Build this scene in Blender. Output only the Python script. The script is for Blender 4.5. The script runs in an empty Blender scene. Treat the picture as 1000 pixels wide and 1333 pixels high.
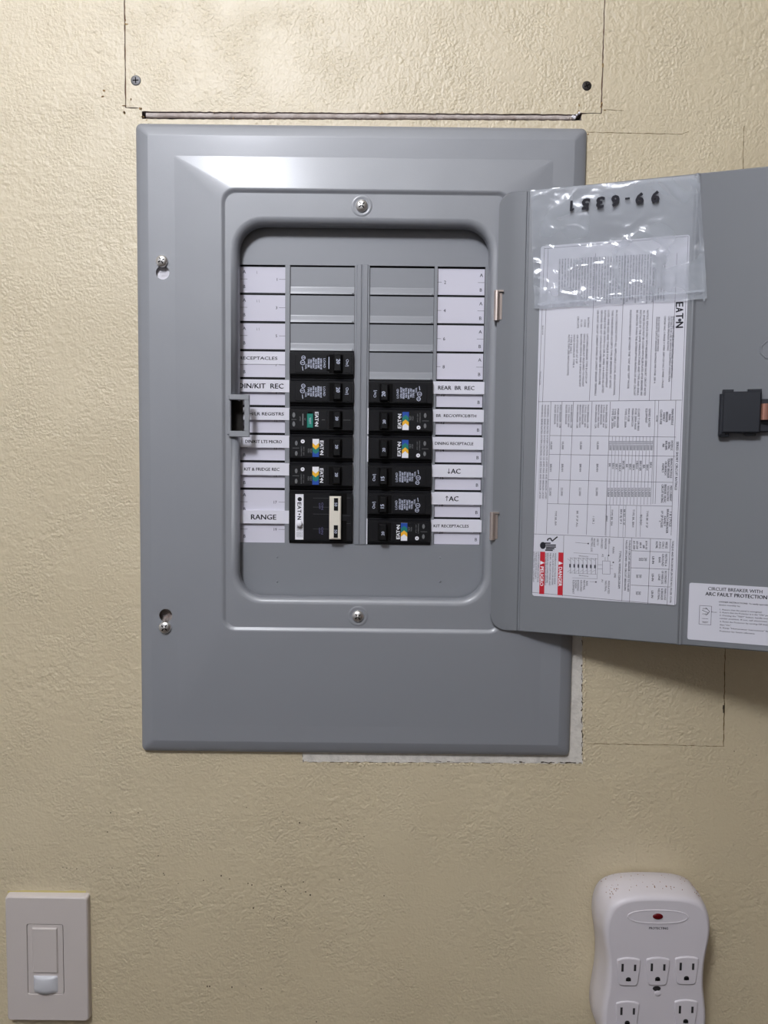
import bpy, bmesh, math, random
from mathutils import Vector, Matrix
from mathutils.geometry import tessellate_polygon

# ------------------------------------------------------------------ camera
CZ = 1.45          # camera height (m)
D = 702.0          # distance camera - wall (mm)
FPX = 1000.0
PITCH, ROLL = math.radians(3.9), math.radians(0.66)
fw = Vector((0, math.cos(PITCH), -math.sin(PITCH)))
up0 = Vector((0, math.sin(PITCH), math.cos(PITCH)))
rt0 = Vector((1, 0, 0))
rt = rt0 * math.cos(ROLL) + up0 * math.sin(ROLL)
up = -rt0 * math.sin(ROLL) + up0 * math.cos(ROLL)
sc = bpy.context.scene
COL = sc.collection
cam = bpy.data.cameras.new('camera')
cam.sensor_fit = 'VERTICAL'; cam.sensor_height = 36; cam.sensor_width = 27
cam.lens = 36 * FPX / 1333
cam.clip_start = 0.01
camo = bpy.data.objects.new('camera', cam); COL.objects.link(camo)
m3 = Matrix((rt, up, -fw)).transposed()
camo.matrix_world = Matrix.Translation((0, -D / 1000, CZ)) @ m3.to_4x4()
sc.camera = camo
# ------------------------------------------------------------------ world, light, exposure
w = bpy.data.worlds.new('world'); sc.world = w; w.use_nodes = True
w.node_tree.nodes['Background'].inputs[0].default_value = (0.75, 0.8, 0.9, 1)
w.node_tree.nodes['Background'].inputs[1].default_value = 0.05
LAMP = (-0.34, -1.12, CZ + 0.88)
LAMP_W, LAMP_R = 23.0, 0.105
LAMP_COL = (0.965, 0.99, 1.08)
sc.view_settings.view_transform = 'Standard'; sc.view_settings.look = 'None'
sc.view_settings.gamma = 1; sc.view_settings.use_curve_mapping = False
sc.view_settings.exposure = 1.0

# ------------------------------------------------------------------ helpers
def lin(c):
    return tuple((v / 255 / 12.92) if v / 255 <= 0.04045 else ((v / 255 + 0.055) / 1.055) ** 2.4 for v in c) + (1,)

def ray(px, py):
    return fw * FPX + rt * (px - 500) - up * (py - 666.5)

def P(px, py, d=0.0):
    """pixel -> (x, z) in mm on the plane that stands d mm proud of the wall"""
    r = ray(px, py); t = (D - d) / r.y
    return r.x * t, r.z * t

class Frame:
    def __init__(s, o, u=(1, 0, 0), v=(0, 0, 1), n=(0, -1, 0)):
        s.o, s.u, s.v, s.n = Vector(o), Vector(u), Vector(v), Vector(n)
    def __call__(s, a, b, c=0.0):
        return s.o + (s.u * a + s.v * b + s.n * c) / 1000

W = Frame((0, 0, CZ))                 # wall frame, mm
L0 = Frame((0, 0, 0))                 # local frame for things built at their own origin

def mat(name, rgb, rough=0.5, metal=0.0, spec=0.5, ior=1.5, bump=None, var=None, coat=0.0, coat_rough=0.2, patchy=False):
    m = bpy.data.materials.new(name); m.use_nodes = True
    nt = m.node_tree; b = nt.nodes['Principled BSDF']
    b.inputs['Base Color'].default_value = lin(rgb)
    b.inputs['Roughness'].default_value = rough; b.inputs['Metallic'].default_value = metal
    b.inputs['Specular IOR Level'].default_value = spec; b.inputs['IOR'].default_value = ior
    b.inputs['Coat Weight'].default_value = coat; b.inputs['Coat Roughness'].default_value = coat_rough
    tc = nt.nodes.new('ShaderNodeTexCoord')
    if var:
        sc_, rgb2, lo, hi = var
        n = nt.nodes.new('ShaderNodeTexNoise'); n.inputs['Scale'].default_value = sc_; n.inputs['Detail'].default_value = 4
        r = nt.nodes.new('ShaderNodeValToRGB')
        r.color_ramp.elements[0].position = lo; r.color_ramp.elements[0].color = lin(rgb)
        r.color_ramp.elements[1].position = hi; r.color_ramp.elements[1].color = lin(rgb2)
        nt.links.new(tc.outputs['Object'], n.inputs['Vector']); nt.links.new(n.outputs['Fac'], r.inputs['Fac'])
        nt.links.new(r.outputs['Color'], b.inputs['Base Color'])
    prev = None
    for (scale, dist, detail) in (bump or []):
        n = nt.nodes.new('ShaderNodeTexNoise'); n.inputs['Scale'].default_value = scale
        n.inputs['Detail'].default_value = detail; n.inputs['Roughness'].default_value = 0.5
        nt.links.new(tc.outputs['Object'], n.inputs['Vector'])
        bp = nt.nodes.new('ShaderNodeBump'); bp.inputs['Strength'].default_value = 1.0; bp.inputs['Distance'].default_value = dist
        if patchy and scale > 100:
            q = nt.nodes.new('ShaderNodeTexNoise'); q.inputs['Scale'].default_value = 26 if scale > 300 else 14; q.inputs['Detail'].default_value = 2
            g = nt.nodes.new('ShaderNodeMapRange'); g.inputs['From Min'].default_value = 0.38; g.inputs['From Max'].default_value = 0.66
            g.inputs['To Min'].default_value = 0.36; g.inputs['To Max'].default_value = 1.0
            ml = nt.nodes.new('ShaderNodeMath'); ml.operation = 'MULTIPLY'
            nt.links.new(tc.outputs['Object'], q.inputs['Vector']); nt.links.new(q.outputs['Fac'], g.inputs['Value'])
            sb = nt.nodes.new('ShaderNodeMath'); sb.operation = 'SUBTRACT'; sb.inputs[1].default_value = 0.5
            nt.links.new(n.outputs['Fac'], sb.inputs[0]); nt.links.new(sb.outputs[0], ml.inputs[0]); nt.links.new(g.outputs['Result'], ml.inputs[1])
            nt.links.new(ml.outputs[0], bp.inputs['Height'])
        else:
            nt.links.new(n.outputs['Fac'], bp.inputs['Height'])
        if prev: nt.links.new(prev.outputs['Normal'], bp.inputs['Normal'])
        prev = bp
    if prev:
        nt.links.new(prev.outputs['Normal'], b.inputs['Normal'])
        if patchy: nt.links.new(prev.outputs['Normal'], b.inputs['Coat Normal'])
    return m

M = {}
M['paint'] = mat('cream_wall_paint', (204, 190, 158), 0.57, spec=1.0, ior=1.66, coat=0.07, coat_rough=0.22,
                 patchy=True,
                 bump=[(420, 0.0012, 2.5), (160, 0.0012, 1.5), (9, 0.003, 1.0)], var=(5, (200, 185, 152), 0.35, 0.7))
M['gypsum'] = mat('torn_gypsum', (176, 166, 160), 0.9, spec=0.1, bump=[(500, 0.0008, 4)], var=(160, (146, 128, 122), 0.4, 0.65))
M['plaster'] = mat('bare_plaster', (214, 209, 200), 0.85, spec=0.2, bump=[(380, 0.0007, 4)], var=(120, (190, 185, 177), 0.45, 0.75))
M['gypsum_edge'] = mat('cut_gypsum_edge', (206, 196, 190), 0.9, spec=0.1, bump=[(700, 0.0006, 3)], var=(90, (178, 164, 156), 0.4, 0.7))
M['seam'] = mat('seam_filler_brown', (128, 102, 84), 0.95, spec=0.05)
M['white_plaster'] = mat('crumb_and_keyhole_white', (232, 230, 236), 0.8)  # white of the crumbs; also stands in for light in the upper keyhole
M['crack'] = mat('dark_crack', (84, 76, 66), 0.95, spec=0.0)
M['score'] = mat('scored_line', (112, 94, 62), 0.95, spec=0.0)
M['chip'] = mat('brown_paint_chip', (120, 92, 66), 0.9, spec=0.1, var=(400, (176, 148, 104), 0.4, 0.6))
M['yellow_edge'] = mat('yellowed_paint_edge', (206, 192, 128), 0.6)
M['cavity'] = mat('cavity_shade', (30, 26, 23), 0.9)  # near-black stands in for shade inside the wall and box
M['steel_paint'] = mat('grey_enamel', (126, 129, 135), 0.56, spec=1.0, ior=1.62, coat=0.35, bump=[(1400, 0.00004, 2), (26, 0.0006, 1)])
M['dead_paint'] = mat('grey_enamel_inner', (126, 129, 135), 0.5, spec=0.9, ior=1.5, coat=0.26, coat_rough=0.21, bump=[(1400, 0.00004, 2)])
M['door_paint'] = mat('grey_enamel_door', (120, 123, 128), 0.5, spec=0.6, ior=1.5, coat=0.2, bump=[(1400, 0.00004, 2)])
M['chrome'] = mat('zinc_plated_steel', (236, 234, 232), 0.34, metal=1.0)
M['nickel'] = mat('nickel_hinge_steel', (222, 208, 200), 0.34, metal=1.0)
M['copper'] = mat('copper_plated_steel', (214, 158, 140), 0.25, metal=1.0)
M['screw'] = mat('grey_drywall_screw', (104, 103, 104), 0.5, metal=0.4)
M['screw_dark'] = mat('black_drywall_screw', (52, 48, 46), 0.4, metal=0.5)
M['recess'] = mat('recess_shade', (16, 15, 15), 0.8, spec=0.1)  # near-black faces standing in for shade in recesses and gaps
M['black'] = mat('black_breaker_plastic', (19, 19, 22), 0.36, spec=0.3, bump=[(900, 0.00008, 2)])
M['black2'] = mat('black_toggle_plastic', (11, 11, 13), 0.45, spec=0.25)
M['latch'] = mat('black_latch_plastic', (32, 35, 42), 0.45, spec=0.4, bump=[(1500, 0.00006, 2)])
M['print'] = mat('pale_print', (196, 202, 222), 0.6)
M['print_dim'] = mat('grey_print', (112, 114, 116), 0.6)
M['line_dim'] = mat('moulded_edge_grey', (86, 88, 92), 0.4)
M['blue_print'] = mat('violet_print', (92, 90, 128), 0.6)
M['white_print'] = mat('white_print', (234, 234, 240), 0.6)
M['ink'] = mat('black_ink', (38, 37, 44), 0.7, spec=0.2)
M['ink_soft'] = mat('grey_ink', (66, 66, 76), 0.7, spec=0.2)
M['paper'] = mat('white_label_paper', (210, 208, 220), 0.55, spec=0.35)
M['tape'] = mat('white_label_tape', (222, 221, 230), 0.4, spec=0.4)
M['sticker'] = mat('white_sticker', (206, 206, 215), 0.4, spec=0.4)
M['red'] = mat('red_print', (190, 22, 42), 0.5)
M['green'] = mat('green_plastic', (20, 128, 112), 0.4)
M['blue'] = mat('blue_print', (22, 74, 168), 0.5)
M['yellow'] = mat('yellow_print', (240, 182, 40), 0.5)
M['teal'] = mat('teal_print', (12, 120, 112), 0.5)
M['cream'] = mat('cream_handle_plastic', (226, 220, 206), 0.4)
M['white_plastic'] = mat('white_wall_plate_plastic', (198, 190, 186), 0.35, bump=[(700, 0.00005, 2)])
M['lens'] = mat('pale_blue_lens_plastic', (200, 201, 206), 0.3)
M['surge'] = mat('white_protector_plastic', (206, 201, 206), 0.38)
M['slot'] = mat('slot_shade', (38, 36, 38), 0.6)  # dark colour stands in for shade inside slots and gaps
M['led'] = mat('red_indicator', (92, 6, 14), 0.2)
M['dust'] = mat('brown_dust', (168, 134, 116), 0.9)
M['ceiling'] = mat('white_ceiling_paint', (225, 222, 214), 0.8)
M['floor'] = mat('brown_carpet', (96, 84, 72), 0.95, bump=[(300, 0.003, 3)])
M['room_white'] = mat('white_room_paint', (206, 206, 208), 0.6)  # white so the unseen left and front walls bounce light
M['room_dark'] = mat('dark_room_paint', (96, 78, 58), 0.5, var=(6, (120, 98, 74), 0.3, 0.7))  # dark brown so the unseen right wall bounces little light

# clear plastic film
fm = bpy.data.materials.new('clear_plastic_film'); fm.use_nodes = True
nt = fm.node_tree; nt.nodes.clear()
out = nt.nodes.new('ShaderNodeOutputMaterial'); mx = nt.nodes.new('ShaderNodeMixShader')
tr = nt.nodes.new('ShaderNodeBsdfTransparent'); tr.inputs[0].default_value = (0.97, 0.97, 0.98, 1)
pr = nt.nodes.new('ShaderNodeBsdfPrincipled')
pr.inputs['Base Color'].default_value = lin((196, 202, 210)); pr.inputs['Roughness'].default_value = 0.13
pr.inputs['Specular IOR Level'].default_value = 0.9
tc = nt.nodes.new('ShaderNodeTexCoord'); nz = nt.nodes.new('ShaderNodeTexNoise'); nz.inputs['Scale'].default_value = 24
nz.inputs['Detail'].default_value = 2; nz.inputs['Distortion'].default_value = 0.8
bp = nt.nodes.new('ShaderNodeBump'); bp.inputs['Distance'].default_value = 0.0022
nt.links.new(tc.outputs['Object'], nz.inputs['Vector']); nt.links.new(nz.outputs['Fac'], bp.inputs['Height'])
nt.links.new(bp.outputs['Normal'], pr.inputs['Normal'])
mr = nt.nodes.new('ShaderNodeMapRange'); mr.inputs['From Min'].default_value = 0.3; mr.inputs['From Max'].default_value = 0.75
mr.inputs['To Min'].default_value = 0.2; mr.inputs['To Max'].default_value = 0.52
nt.links.new(nz.outputs['Fac'], mr.inputs['Value']); nt.links.new(mr.outputs['Result'], mx.inputs[0])
nt.links.new(tr.outputs[0], mx.inputs[1]); nt.links.new(pr.outputs[0], mx.inputs[2]); nt.links.new(mx.outputs[0], out.inputs[0])
M['film'] = fm

STUFF = {'lettering', 'sticker_print', 'specification_print', 'maker_print', 'label_lettering', 'switch_lettering', 'crack', 'scored_line', 'moulded_line', 'chevron_print', 'paint_edge', 'welded_seam'}
class MB:
    """collects geometry (world metres) for ONE mesh object"""
    def __init__(s): s.v, s.f, s.mi, s.sm = [], [], [], []
    def add(s, vs, fs, mi=0, smooth=False):
        b = len(s.v); s.v += [Vector(p) for p in vs]
        for f in fs:
            s.f.append([b + i for i in f]); s.mi.append(mi); s.sm.append(smooth)
    def box(s, F, u0, u1, v0, v1, w0, w1, mi=0, bev=0.0, du=0.0, dv=0.0):
        """box in frame F; du,dv shrink the outer (w1) face; bev = chamfer of the outer face"""
        R = [(w0, 0, 0)]
        if bev: R += [(w1 - bev, du, dv), (w1, du + bev, dv + bev)]
        else: R += [(w1, du, dv)]
        vs = []
        for (ww, a, b) in R:
            vs += [F(u0 + a, v0 + b, ww), F(u1 - a, v0 + b, ww), F(u1 - a, v1 - b, ww), F(u0 + a, v1 - b, ww)]
        fs = [(3, 2, 1, 0)]
        n = len(R)
        for k in range(n - 1):
            for i in range(4):
                j = (i + 1) % 4
                fs.append((4 * k + i, 4 * k + j, 4 * k + 4 + j, 4 * k + 4 + i))
        t = 4 * (n - 1); fs.append((t, t + 1, t + 2, t + 3))
        s.add(vs, fs, mi)
    def quad(s, F, pts, w_=0.0, mi=0):
        s.add([F(a, b, w_) for a, b in pts], [tuple(range(len(pts)))], mi)
    def line(s, F, a, b, wd, w_=0.0, mi=0):
        dx, dy = b[0] - a[0], b[1] - a[1]; l = math.hypot(dx, dy) or 1
        nx, ny = -dy / l * wd / 2, dx / l * wd / 2
        s.quad(F, [(a[0] - nx, a[1] - ny), (b[0] - nx, b[1] - ny), (b[0] + nx, b[1] + ny), (a[0] + nx, a[1] + ny)], w_, mi)
    def rings(s, F, rings, mi=0, smooth=None, cap0=False, cap1=False):
        """rings: list of (pts, w); smooth: flags per strip"""
        n = len(rings[0][0]); vs = []
        for pts, ww in rings:
            if not isinstance(ww, (list, tuple)): ww = [ww] * n
            vs += [F(p[0], p[1], q) for p, q in zip(pts, ww)]
        for k in range(len(rings) - 1):
            fs = [(n * k + i, n * k + (i + 1) % n, n * k + n + (i + 1) % n, n * k + n + i) for i in range(n)]
            if k == 0: s.add(vs, [], mi)
            b = len(s.v) - len(vs)
            for f in fs:
                s.f.append([b + i for i in f]); s.mi.append(mi); s.sm.append(bool(smooth[k]) if smooth else False)
        b = len(s.v) - len(vs)
        if cap0: s.f.append([b + i for i in range(n)][::-1]); s.mi.append(mi); s.sm.append(False)
        if cap1: s.f.append([b + n * (len(rings) - 1) + i for i in range(n)]); s.mi.append(mi); s.sm.append(False)
    def disc(s, F, u, v, r, w0, w1, mi=0, n=20, dome=0.0, ry=None):
        ry = ry or r
        def c(k): return [(u + r * k * math.cos(2 * math.pi * i / n), v + ry * k * math.sin(2 * math.pi * i / n)) for i in range(n)]
        rg = [(c(1), w0), (c(1), w1)]
        if dome:
            for a in (0.25, 0.5, 0.75, 0.92): rg.append((c(math.cos(a * math.pi / 2)), w1 + dome * math.sin(a * math.pi / 2)))
        s.rings(F, rg, mi, [False] + [True] * (len(rg) - 2), cap1=True)
    def profile(s, F, prof, u0, u1, mi=0, smooth=False):
        """closed profile [(v,w)] extruded along u"""
        n = len(prof)
        vs = [F(u0, a, b) for a, b in prof] + [F(u1, a, b) for a, b in prof]
        fs = [(i, (i + 1) % n, n + (i + 1) % n, n + i) for i in range(n)]
        s.add(vs, fs, mi, smooth); s.add(vs, [tuple(range(n))[::-1], tuple(range(n, 2 * n))], mi)
    def poly(s, F, loops, w_front, w_back=None, mi=0, mi_side=None):
        tl = tessellate_polygon([[Vector((a, b, 0)) for a, b in lp] for lp in loops])
        flat = [p for lp in loops for p in lp]
        tris = []
        for t in tl:
            a, b, c = [flat[i] for i in t]
            ar = (b[0] - a[0]) * (c[1] - a[1]) - (b[1] - a[1]) * (c[0] - a[0])
            tris.append(tuple(t) if ar > 0 else tuple(t)[::-1])
        s.add([F(a, b, w_front) for a, b in flat], tris, mi)
        if w_back is not None:
            ms = mi if mi_side is None else mi_side
            s.add([F(a, b, w_back) for a, b in flat], [t[::-1] for t in tris], ms)
            for lp in loops:
                n = len(lp)
                s.add([F(a, b, w_front) for a, b in lp] + [F(a, b, w_back) for a, b in lp],
                      [(i, (i + 1) % n, n + (i + 1) % n, n + i) for i in range(n)], ms)
    def text(s, F, body, h, u, v, rot=0.0, width=None, bold=False, w_=0.0, mi=0, align='C'):
        gv, gf, (x0, x1) = glyphs(body, bold)
        k = h / 0.72; wd = (x1 - x0)
        kx = k if width is None else width / wd
        ox = {'C': (x0 + x1) / 2, 'L': x0, 'R': x1}[align]
        c, sn = math.cos(math.radians(rot)), math.sin(math.radians(rot))
        e = {True: 0.055, False: 0.028}.get(bold, 0) * k
        for (sx, sy) in ([(-.5, -.25), (.5, .25)] if e else [(0, 0)]):      # struck twice: heavier strokes
            vs = []
            for (x, y) in gv:
                a, b = (x - ox) * kx + sx * e, (y - 0.36) * k + sy * e
                vs.append(F(u + a * c - b * sn, v + a * sn + b * c, w_ + sx * .01))
            s.add(vs, gf, mi)
    def build(s, name, mats, parent=None, recalc=True):
        me = bpy.data.meshes.new(name)
        off = parent.matrix_world.translation.copy() if parent is not None else Vector((0, 0, 0))
        if parent is not None: off = root_loc(parent)
        me.from_pydata([p - off for p in s.v], [], s.f)
        if not isinstance(mats, (list, tuple)): mats = [mats]
        for m_ in mats: me.materials.append(M[m_])
        me.polygons.foreach_set('material_index', s.mi); me.polygons.foreach_set('use_smooth', s.sm)
        if recalc:
            bm = bmesh.new(); bm.from_mesh(me)
            bmesh.ops.remove_doubles(bm, verts=bm.verts, dist=2e-6)
            bmesh.ops.recalc_face_normals(bm, faces=bm.faces)
            bm.to_mesh(me); bm.free()
        me.update()
        o = bpy.data.objects.new(name, me); COL.objects.link(o)
        if parent is not None: o.parent = parent
        if name in STUFF: o['kind'] = 'stuff'
        return o

def root_loc(o):
    p = Vector((0, 0, 0))
    while o is not None:
        p += o.location; o = o.parent
    return p

_g = {}
def glyphs(body, bold):
    key = (body, bold)
    if key in _g: return _g[key]
    cu = bpy.data.curves.new('t', 'FONT'); cu.body = body; cu.resolution_u = 2
    cu.offset = 0.05 if bold == 'X' else 0.0
    o = bpy.data.objects.new('t', cu)
    me = bpy.data.meshes.new_from_object(o)
    vs = [(p.co.x, p.co.y) for p in me.vertices]; fs = [tuple(p.vertices) for p in me.polygons]
    xs = [p[0] for p in vs] or [0, 1]
    _g[key] = (vs, fs, (min(xs), max(xs)))
    bpy.data.objects.remove(o); bpy.data.curves.remove(cu); bpy.data.meshes.remove(me)
    return _g[key]

def thing(name, label, cat, loc, group=None, roty=0.0):
    o = bpy.data.objects.new(name, None); COL.objects.link(o)
    o.empty_display_size = 0.02; o.location = loc; o.rotation_euler = (0, roty, 0)
    o['label'] = label; o['category'] = cat
    if group: o['group'] = group
    return o
def struct(o): o['kind'] = 'structure'; return o

def rrect(x0, x1, z0, z1, r, n=6):
    if not isinstance(r, (list, tuple)): r = [r] * 4
    pts = []
    for (cx, cz, a0, rr, sx, sz) in ((x1, z1, 0, r[0], -1, -1), (x0, z1, 90, r[1], 1, -1), (x0, z0, 180, r[2], 1, 1), (x1, z0, 270, r[3], -1, 1)):
        for i in range(n + 1):
            a = math.radians(a0 + 90 * i / n)
            pts.append((cx + sx * rr + rr * math.cos(a), cz + sz * rr + rr * math.sin(a)))
    return pts
def jag(a, b, step=3.0, amp=0.3, rnd=random):
    """points from a to b (b excluded) with small sideways noise"""
    l = math.hypot(b[0] - a[0], b[1] - a[1]); n = max(1, int(l / step))
    nx, nz = -(b[1] - a[1]) / l, (b[0] - a[0]) / l
    out_ = []
    for i in range(n):
        t = i / n; k = rnd.uniform(-amp, amp) if i else 0
        out_.append((a[0] + (b[0] - a[0]) * t + nx * k, a[1] + (b[1] - a[1]) * t + nz * k))
    return out_

R = random.Random(4)
# ------------------------------------------------------------------ room
ZC, ZF = 1080.0, -CZ * 1000
def zp(py, px=500, d=0): return P(px, py, d)[1]
def xp(px, py=600, d=0): return P(px, py, d)[0]

xl0, zl = P(163, 145); xr, zr = P(786, 143)
zs = [P(185, 145), P(755, 149)]            # slot top corners
zb = [P(185, 155), P(757, 157)]            # slot bottom corners
x163t = P(165, 0)[0]
gap = 1.1
LX, RX = xl0, P(785, 100)[0]
zt = (zl + zr) / 2
hole = [P(226, 215), P(700, 215), P(690, 950), P(232, 950)]
hx0, hx1 = -165.0, 125.0; hz0, hz1 = -235.0, 255.0
outer = [(-1800, ZC), (-1800, ZF), (1800, ZF), (1800, ZC)]
outer += jag((RX, ZC), (RX, zt), 4, .25, R)
outer += jag((RX, zt - .2), (zs[1][0] + 4, zt - .2), 4, .15, R)
outer += jag((zs[1][0] + 2, zt - 1), (zb[1][0], zb[1][1]), 2, .4, R)
outer += jag((zb[1][0], zb[1][1]), (zb[0][0], zb[0][1]), 3, .25, R)
outer += jag((zb[0][0], zb[0][1]), (zs[0][0], zt - .3), 2, .5, R)
outer += jag((zs[0][0], zt - .2), (LX, zt - .2), 3, .3, R)
outer += jag((LX, zt), (LX, ZC), 4, .25, R)
mb = MB()
mb.poly(W, [outer, [(hx0, hz1), (hx0, hz0), (hx1, hz0), (hx1, hz1)]], 0, -12.7, 0, 1)
wall = struct(mb.build('wall_back', ['paint', 'gypsum'], recalc=False))
patch = [(LX + gap, ZC)] + jag((LX + gap, ZC - 10), (LX + gap, zt + .3), 4, .3, R)
patch += jag((LX + gap, zt + .3), (zs[0][0], zt + .2), 3, .2, R)
patch += jag((zs[0][0], zs[0][1]), (zs[1][0], zs[1][1]), 3, .3, R)
patch += jag((zs[1][0], zt + .2), (RX - gap, zt + .25), 3, .15, R)
patch += jag((RX - gap, zt + .25), (RX - gap, ZC), 4, .3, R) + [(RX - gap, ZC)]
mb = MB(); mb.poly(W, [patch], 0.25, -12.7, 0, 1)
pat = mb.build('drywall_panel', ['paint', 'gypsum'], wall, recalc=False)
pat['label'] = 'cut-out piece of painted drywall screwed back above the panel'
# dark sheets standing in for the unlit cavity behind the seams
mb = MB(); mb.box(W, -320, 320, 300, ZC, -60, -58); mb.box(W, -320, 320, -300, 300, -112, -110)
mb.build('cavity_shade_sheet', 'cavity', wall)
def tube_strip(x0, x1, zc0, zc1, r, d):
    mb = MB(); nseg, nr = 90, 8; vs = []; fs = []
    for i in range(nseg + 1):
        t = i / nseg; x = x0 + (x1 - x0) * t; z = zc0 + (zc1 - zc0) * t + R.uniform(-.12, .12); rr_ = r * (1 - .25 * abs(t - .35)) * R.uniform(.94, 1.04)
        for j in range(nr):
            a_ = 2 * math.pi * j / nr; vs.append(W(x, z + rr_ * math.sin(a_), d + rr_ * .8 * math.cos(a_)))
    for i in range(nseg):
        for j in range(nr): fs.append((i * nr + j, i * nr + (j + 1) % nr, (i + 1) * nr + (j + 1) % nr, (i + 1) * nr + j))
    mb.add(vs, fs, 0, True); return mb
o = tube_strip(zs[0][0] + 3, zs[1][0] - 6, (zs[0][1] * .6 + zb[0][1] * .4) + .3, (zs[1][1] * .6 + zb[1][1] * .4) + .2, 2.7, -2.6).build('gap_filler', 'gypsum_edge', wall)
o['label'] = 'grey-brown filler strip in the gap above the panel'
for xx in (LX + gap / 2, RX - gap / 2):
    mb = MB(); mb.box(W, xx - 1.2, xx + 1.2, zt + .5, ZC, -3.5, -1.4); mb.build('seam_filler', 'seam', wall)
def rect_wall(name, pts, m):
    mb = MB(); mb.add(pts, [(0, 1, 2, 3)]); return struct(mb.build(name, m, recalc=False))
zf, zc_, yb = 0.0, CZ + ZC / 1000, -3.2
struct(rect_wall('floor', [(-1.8, yb, 0), (1.8, yb, 0), (1.8, 0, 0), (-1.8, 0, 0)], 'floor'))
struct(rect_wall('ceiling', [(-1.8, 0, zc_), (1.8, 0, zc_), (1.8, yb, zc_), (-1.8, yb, zc_)], 'ceiling'))
rect_wall('wall_left', [(-1.8, yb, 0), (-1.8, 0, 0), (-1.8, 0, zc_), (-1.8, yb, zc_)], 'room_white')
rect_wall('wall_right', [(1.8, 0, 0), (1.8, yb, 0), (1.8, yb, zc_), (1.8, 0, zc_)], 'room_dark')
rect_wall('wall_front', [(1.8, yb, 0), (-1.8, yb, 0), (-1.8, yb, zc_), (1.8, yb, zc_)], 'room_white')

# lamp overhead (behind the camera, out of frame)
lt = thing('ceiling_light', 'round flush ceiling light overhead and behind the camera', 'lamp', (LAMP[0], LAMP[1], zc_))
LF = Frame((LAMP[0], LAMP[1], zc_), (1, 0, 0), (0, 1, 0), (0, 0, -1))
mb = MB(); mb.disc(LF, 0, 0, 140, 0, 14, n=40, dome=4); mb.build('base', 'ceiling', lt)
ld = bpy.data.lights.new('bulb', 'POINT'); ld.energy = LAMP_W; ld.shadow_soft_size = LAMP_R; ld.color = LAMP_COL
lo = bpy.data.objects.new('bulb', ld); COL.objects.link(lo); lo.parent = lt
lo.location = (0, 0, LAMP[2] - zc_)

# drywall screws in the patch
def phillips(mb, F, u, v, w_, r, rot, mi, wd=0.2):  # flat dark cross in place of the shaded drive recess
    for k in (0, 90):
        a = math.radians(rot + k); dx, dz = math.cos(a) * r, math.sin(a) * r
        mb.line(F, (u - dx, v - dz), (u + dx, v + dz), r * 2 * wd, w_, mi)
for (px, py, m_, r, rot) in ((177, 105, 'screw', 4.2, 3), (764, 112, 'screw_dark', 3.9, 25)):
    x, z = P(px, py); mb = MB()
    mb.disc(W, x, z, r + .25, -1, 0.32, 1, 24)
    mb.disc(W, x, z, r, -2, 0.6, 0, 24, dome=.3)
    phillips(mb, W, x, z, 1.0, r * .62, rot, 1, .17)
    o = mb.build('screw', [m_, 'recess'], pat)
    if m_ == 'screw_dark': o['label'] = 'black drywall screw head near the right seam'

# scored lines, cracks, chips and bare plaster on the wall
def scored(pts, wd, m_, name='scored_line', amp=.35, step=3.5, w_=0.12):
    mb = MB()
    for (a, b) in zip(pts[:-1], pts[1:]):
        A, B = P(*a), P(*b); q = jag(A, B, step, amp, R) + [B]
        for p0, p1 in zip(q[:-1], q[1:]): mb.line(W, p0, p1, wd * R.uniform(.5, 1.3), w_)
    return mb.build(name, m_, wall, recalc=False)
scored([(764, 172), (800, 173), (850, 174), (888, 174.5), (897, 171)], .45, 'score')
scored([(969, 164), (968, 190), (967, 240)], .5, 'score')
scored([(944, 842), (943.5, 880), (943, 930), (942, 971)], .8, 'score')
scored([(763, 968), (850, 969.5), (943, 971.5)], .5, 'score')
scored([(942.5, 918), (942.3, 928)], 1.6, 'crack', name='crack')
scored([(755, 144), (785, 143), (812, 144)], .35, 'score')

bare = [P(739, 800), P(758, 800)] + [P(758 + R.uniform(-1, 1), y) for y in range(805, 990, 5)] + [P(759, 994)] + \
       [P(x, 993.5 + R.uniform(-1, 1) - (755 - x) * .006) for x in range(752, 396, -6)] + [P(394, 992), P(394, 970), P(739, 970)]
mb = MB(); mb.poly(W, [bare[::-1]], 0.35, 0.0)
mb.build('bare_plaster', 'plaster', wall)['label'] = 'strip of bare grey plaster beside and below the panel corner'
mb = MB()
def jline(mb, a, b, wd, amp=.7, step=2.5, skip=.25, w_=.5):
    q = jag(P(*a), P(*b), step, amp, R) + [P(*b)]
    for p0, p1 in zip(q[:-1], q[1:]):
        if R.random() > skip: mb.line(W, p0, p1, wd * R.uniform(.3, 1.7), w_)
jline(mb, (758.5, 815), (758, 840), .7); jline(mb, (757.5, 865), (757.5, 995), .7, .9, 1.8, .3)
jline(mb, (757, 993), (655, 991.5), .8, .6, 2.5, .5); jline(mb, (600, 992.5), (560, 991), .6, .5, 2.5, .4)
jline(mb, (394, 982), (395, 992), .4, .3, 2, .3); jline(mb, (396, 991.5), (655, 993), .35, .3, 4, .5)
mb.build('crack', 'crack', wall, recalc=False)
# proud chewed paint ridge beside the plaster strip
mb = MB()
for (x, y) in [(761 + R.uniform(-1.5, 1.5), 830 + 2.6 * i) for i in range(62)] + [(755 - 5.4 * i, 995 + R.uniform(-1.2, 1)) for i in range(60)]:
    a, b = P(x, y); r = R.uniform(.5, 1.5)
    mb.disc(W, a, b, r, -.1, .1, 0, 7, dome=r * .45, ry=r * R.uniform(.6, 1.6))
mb.build('paint_ridge', 'paint', wall)['kind'] = 'stuff'
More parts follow.
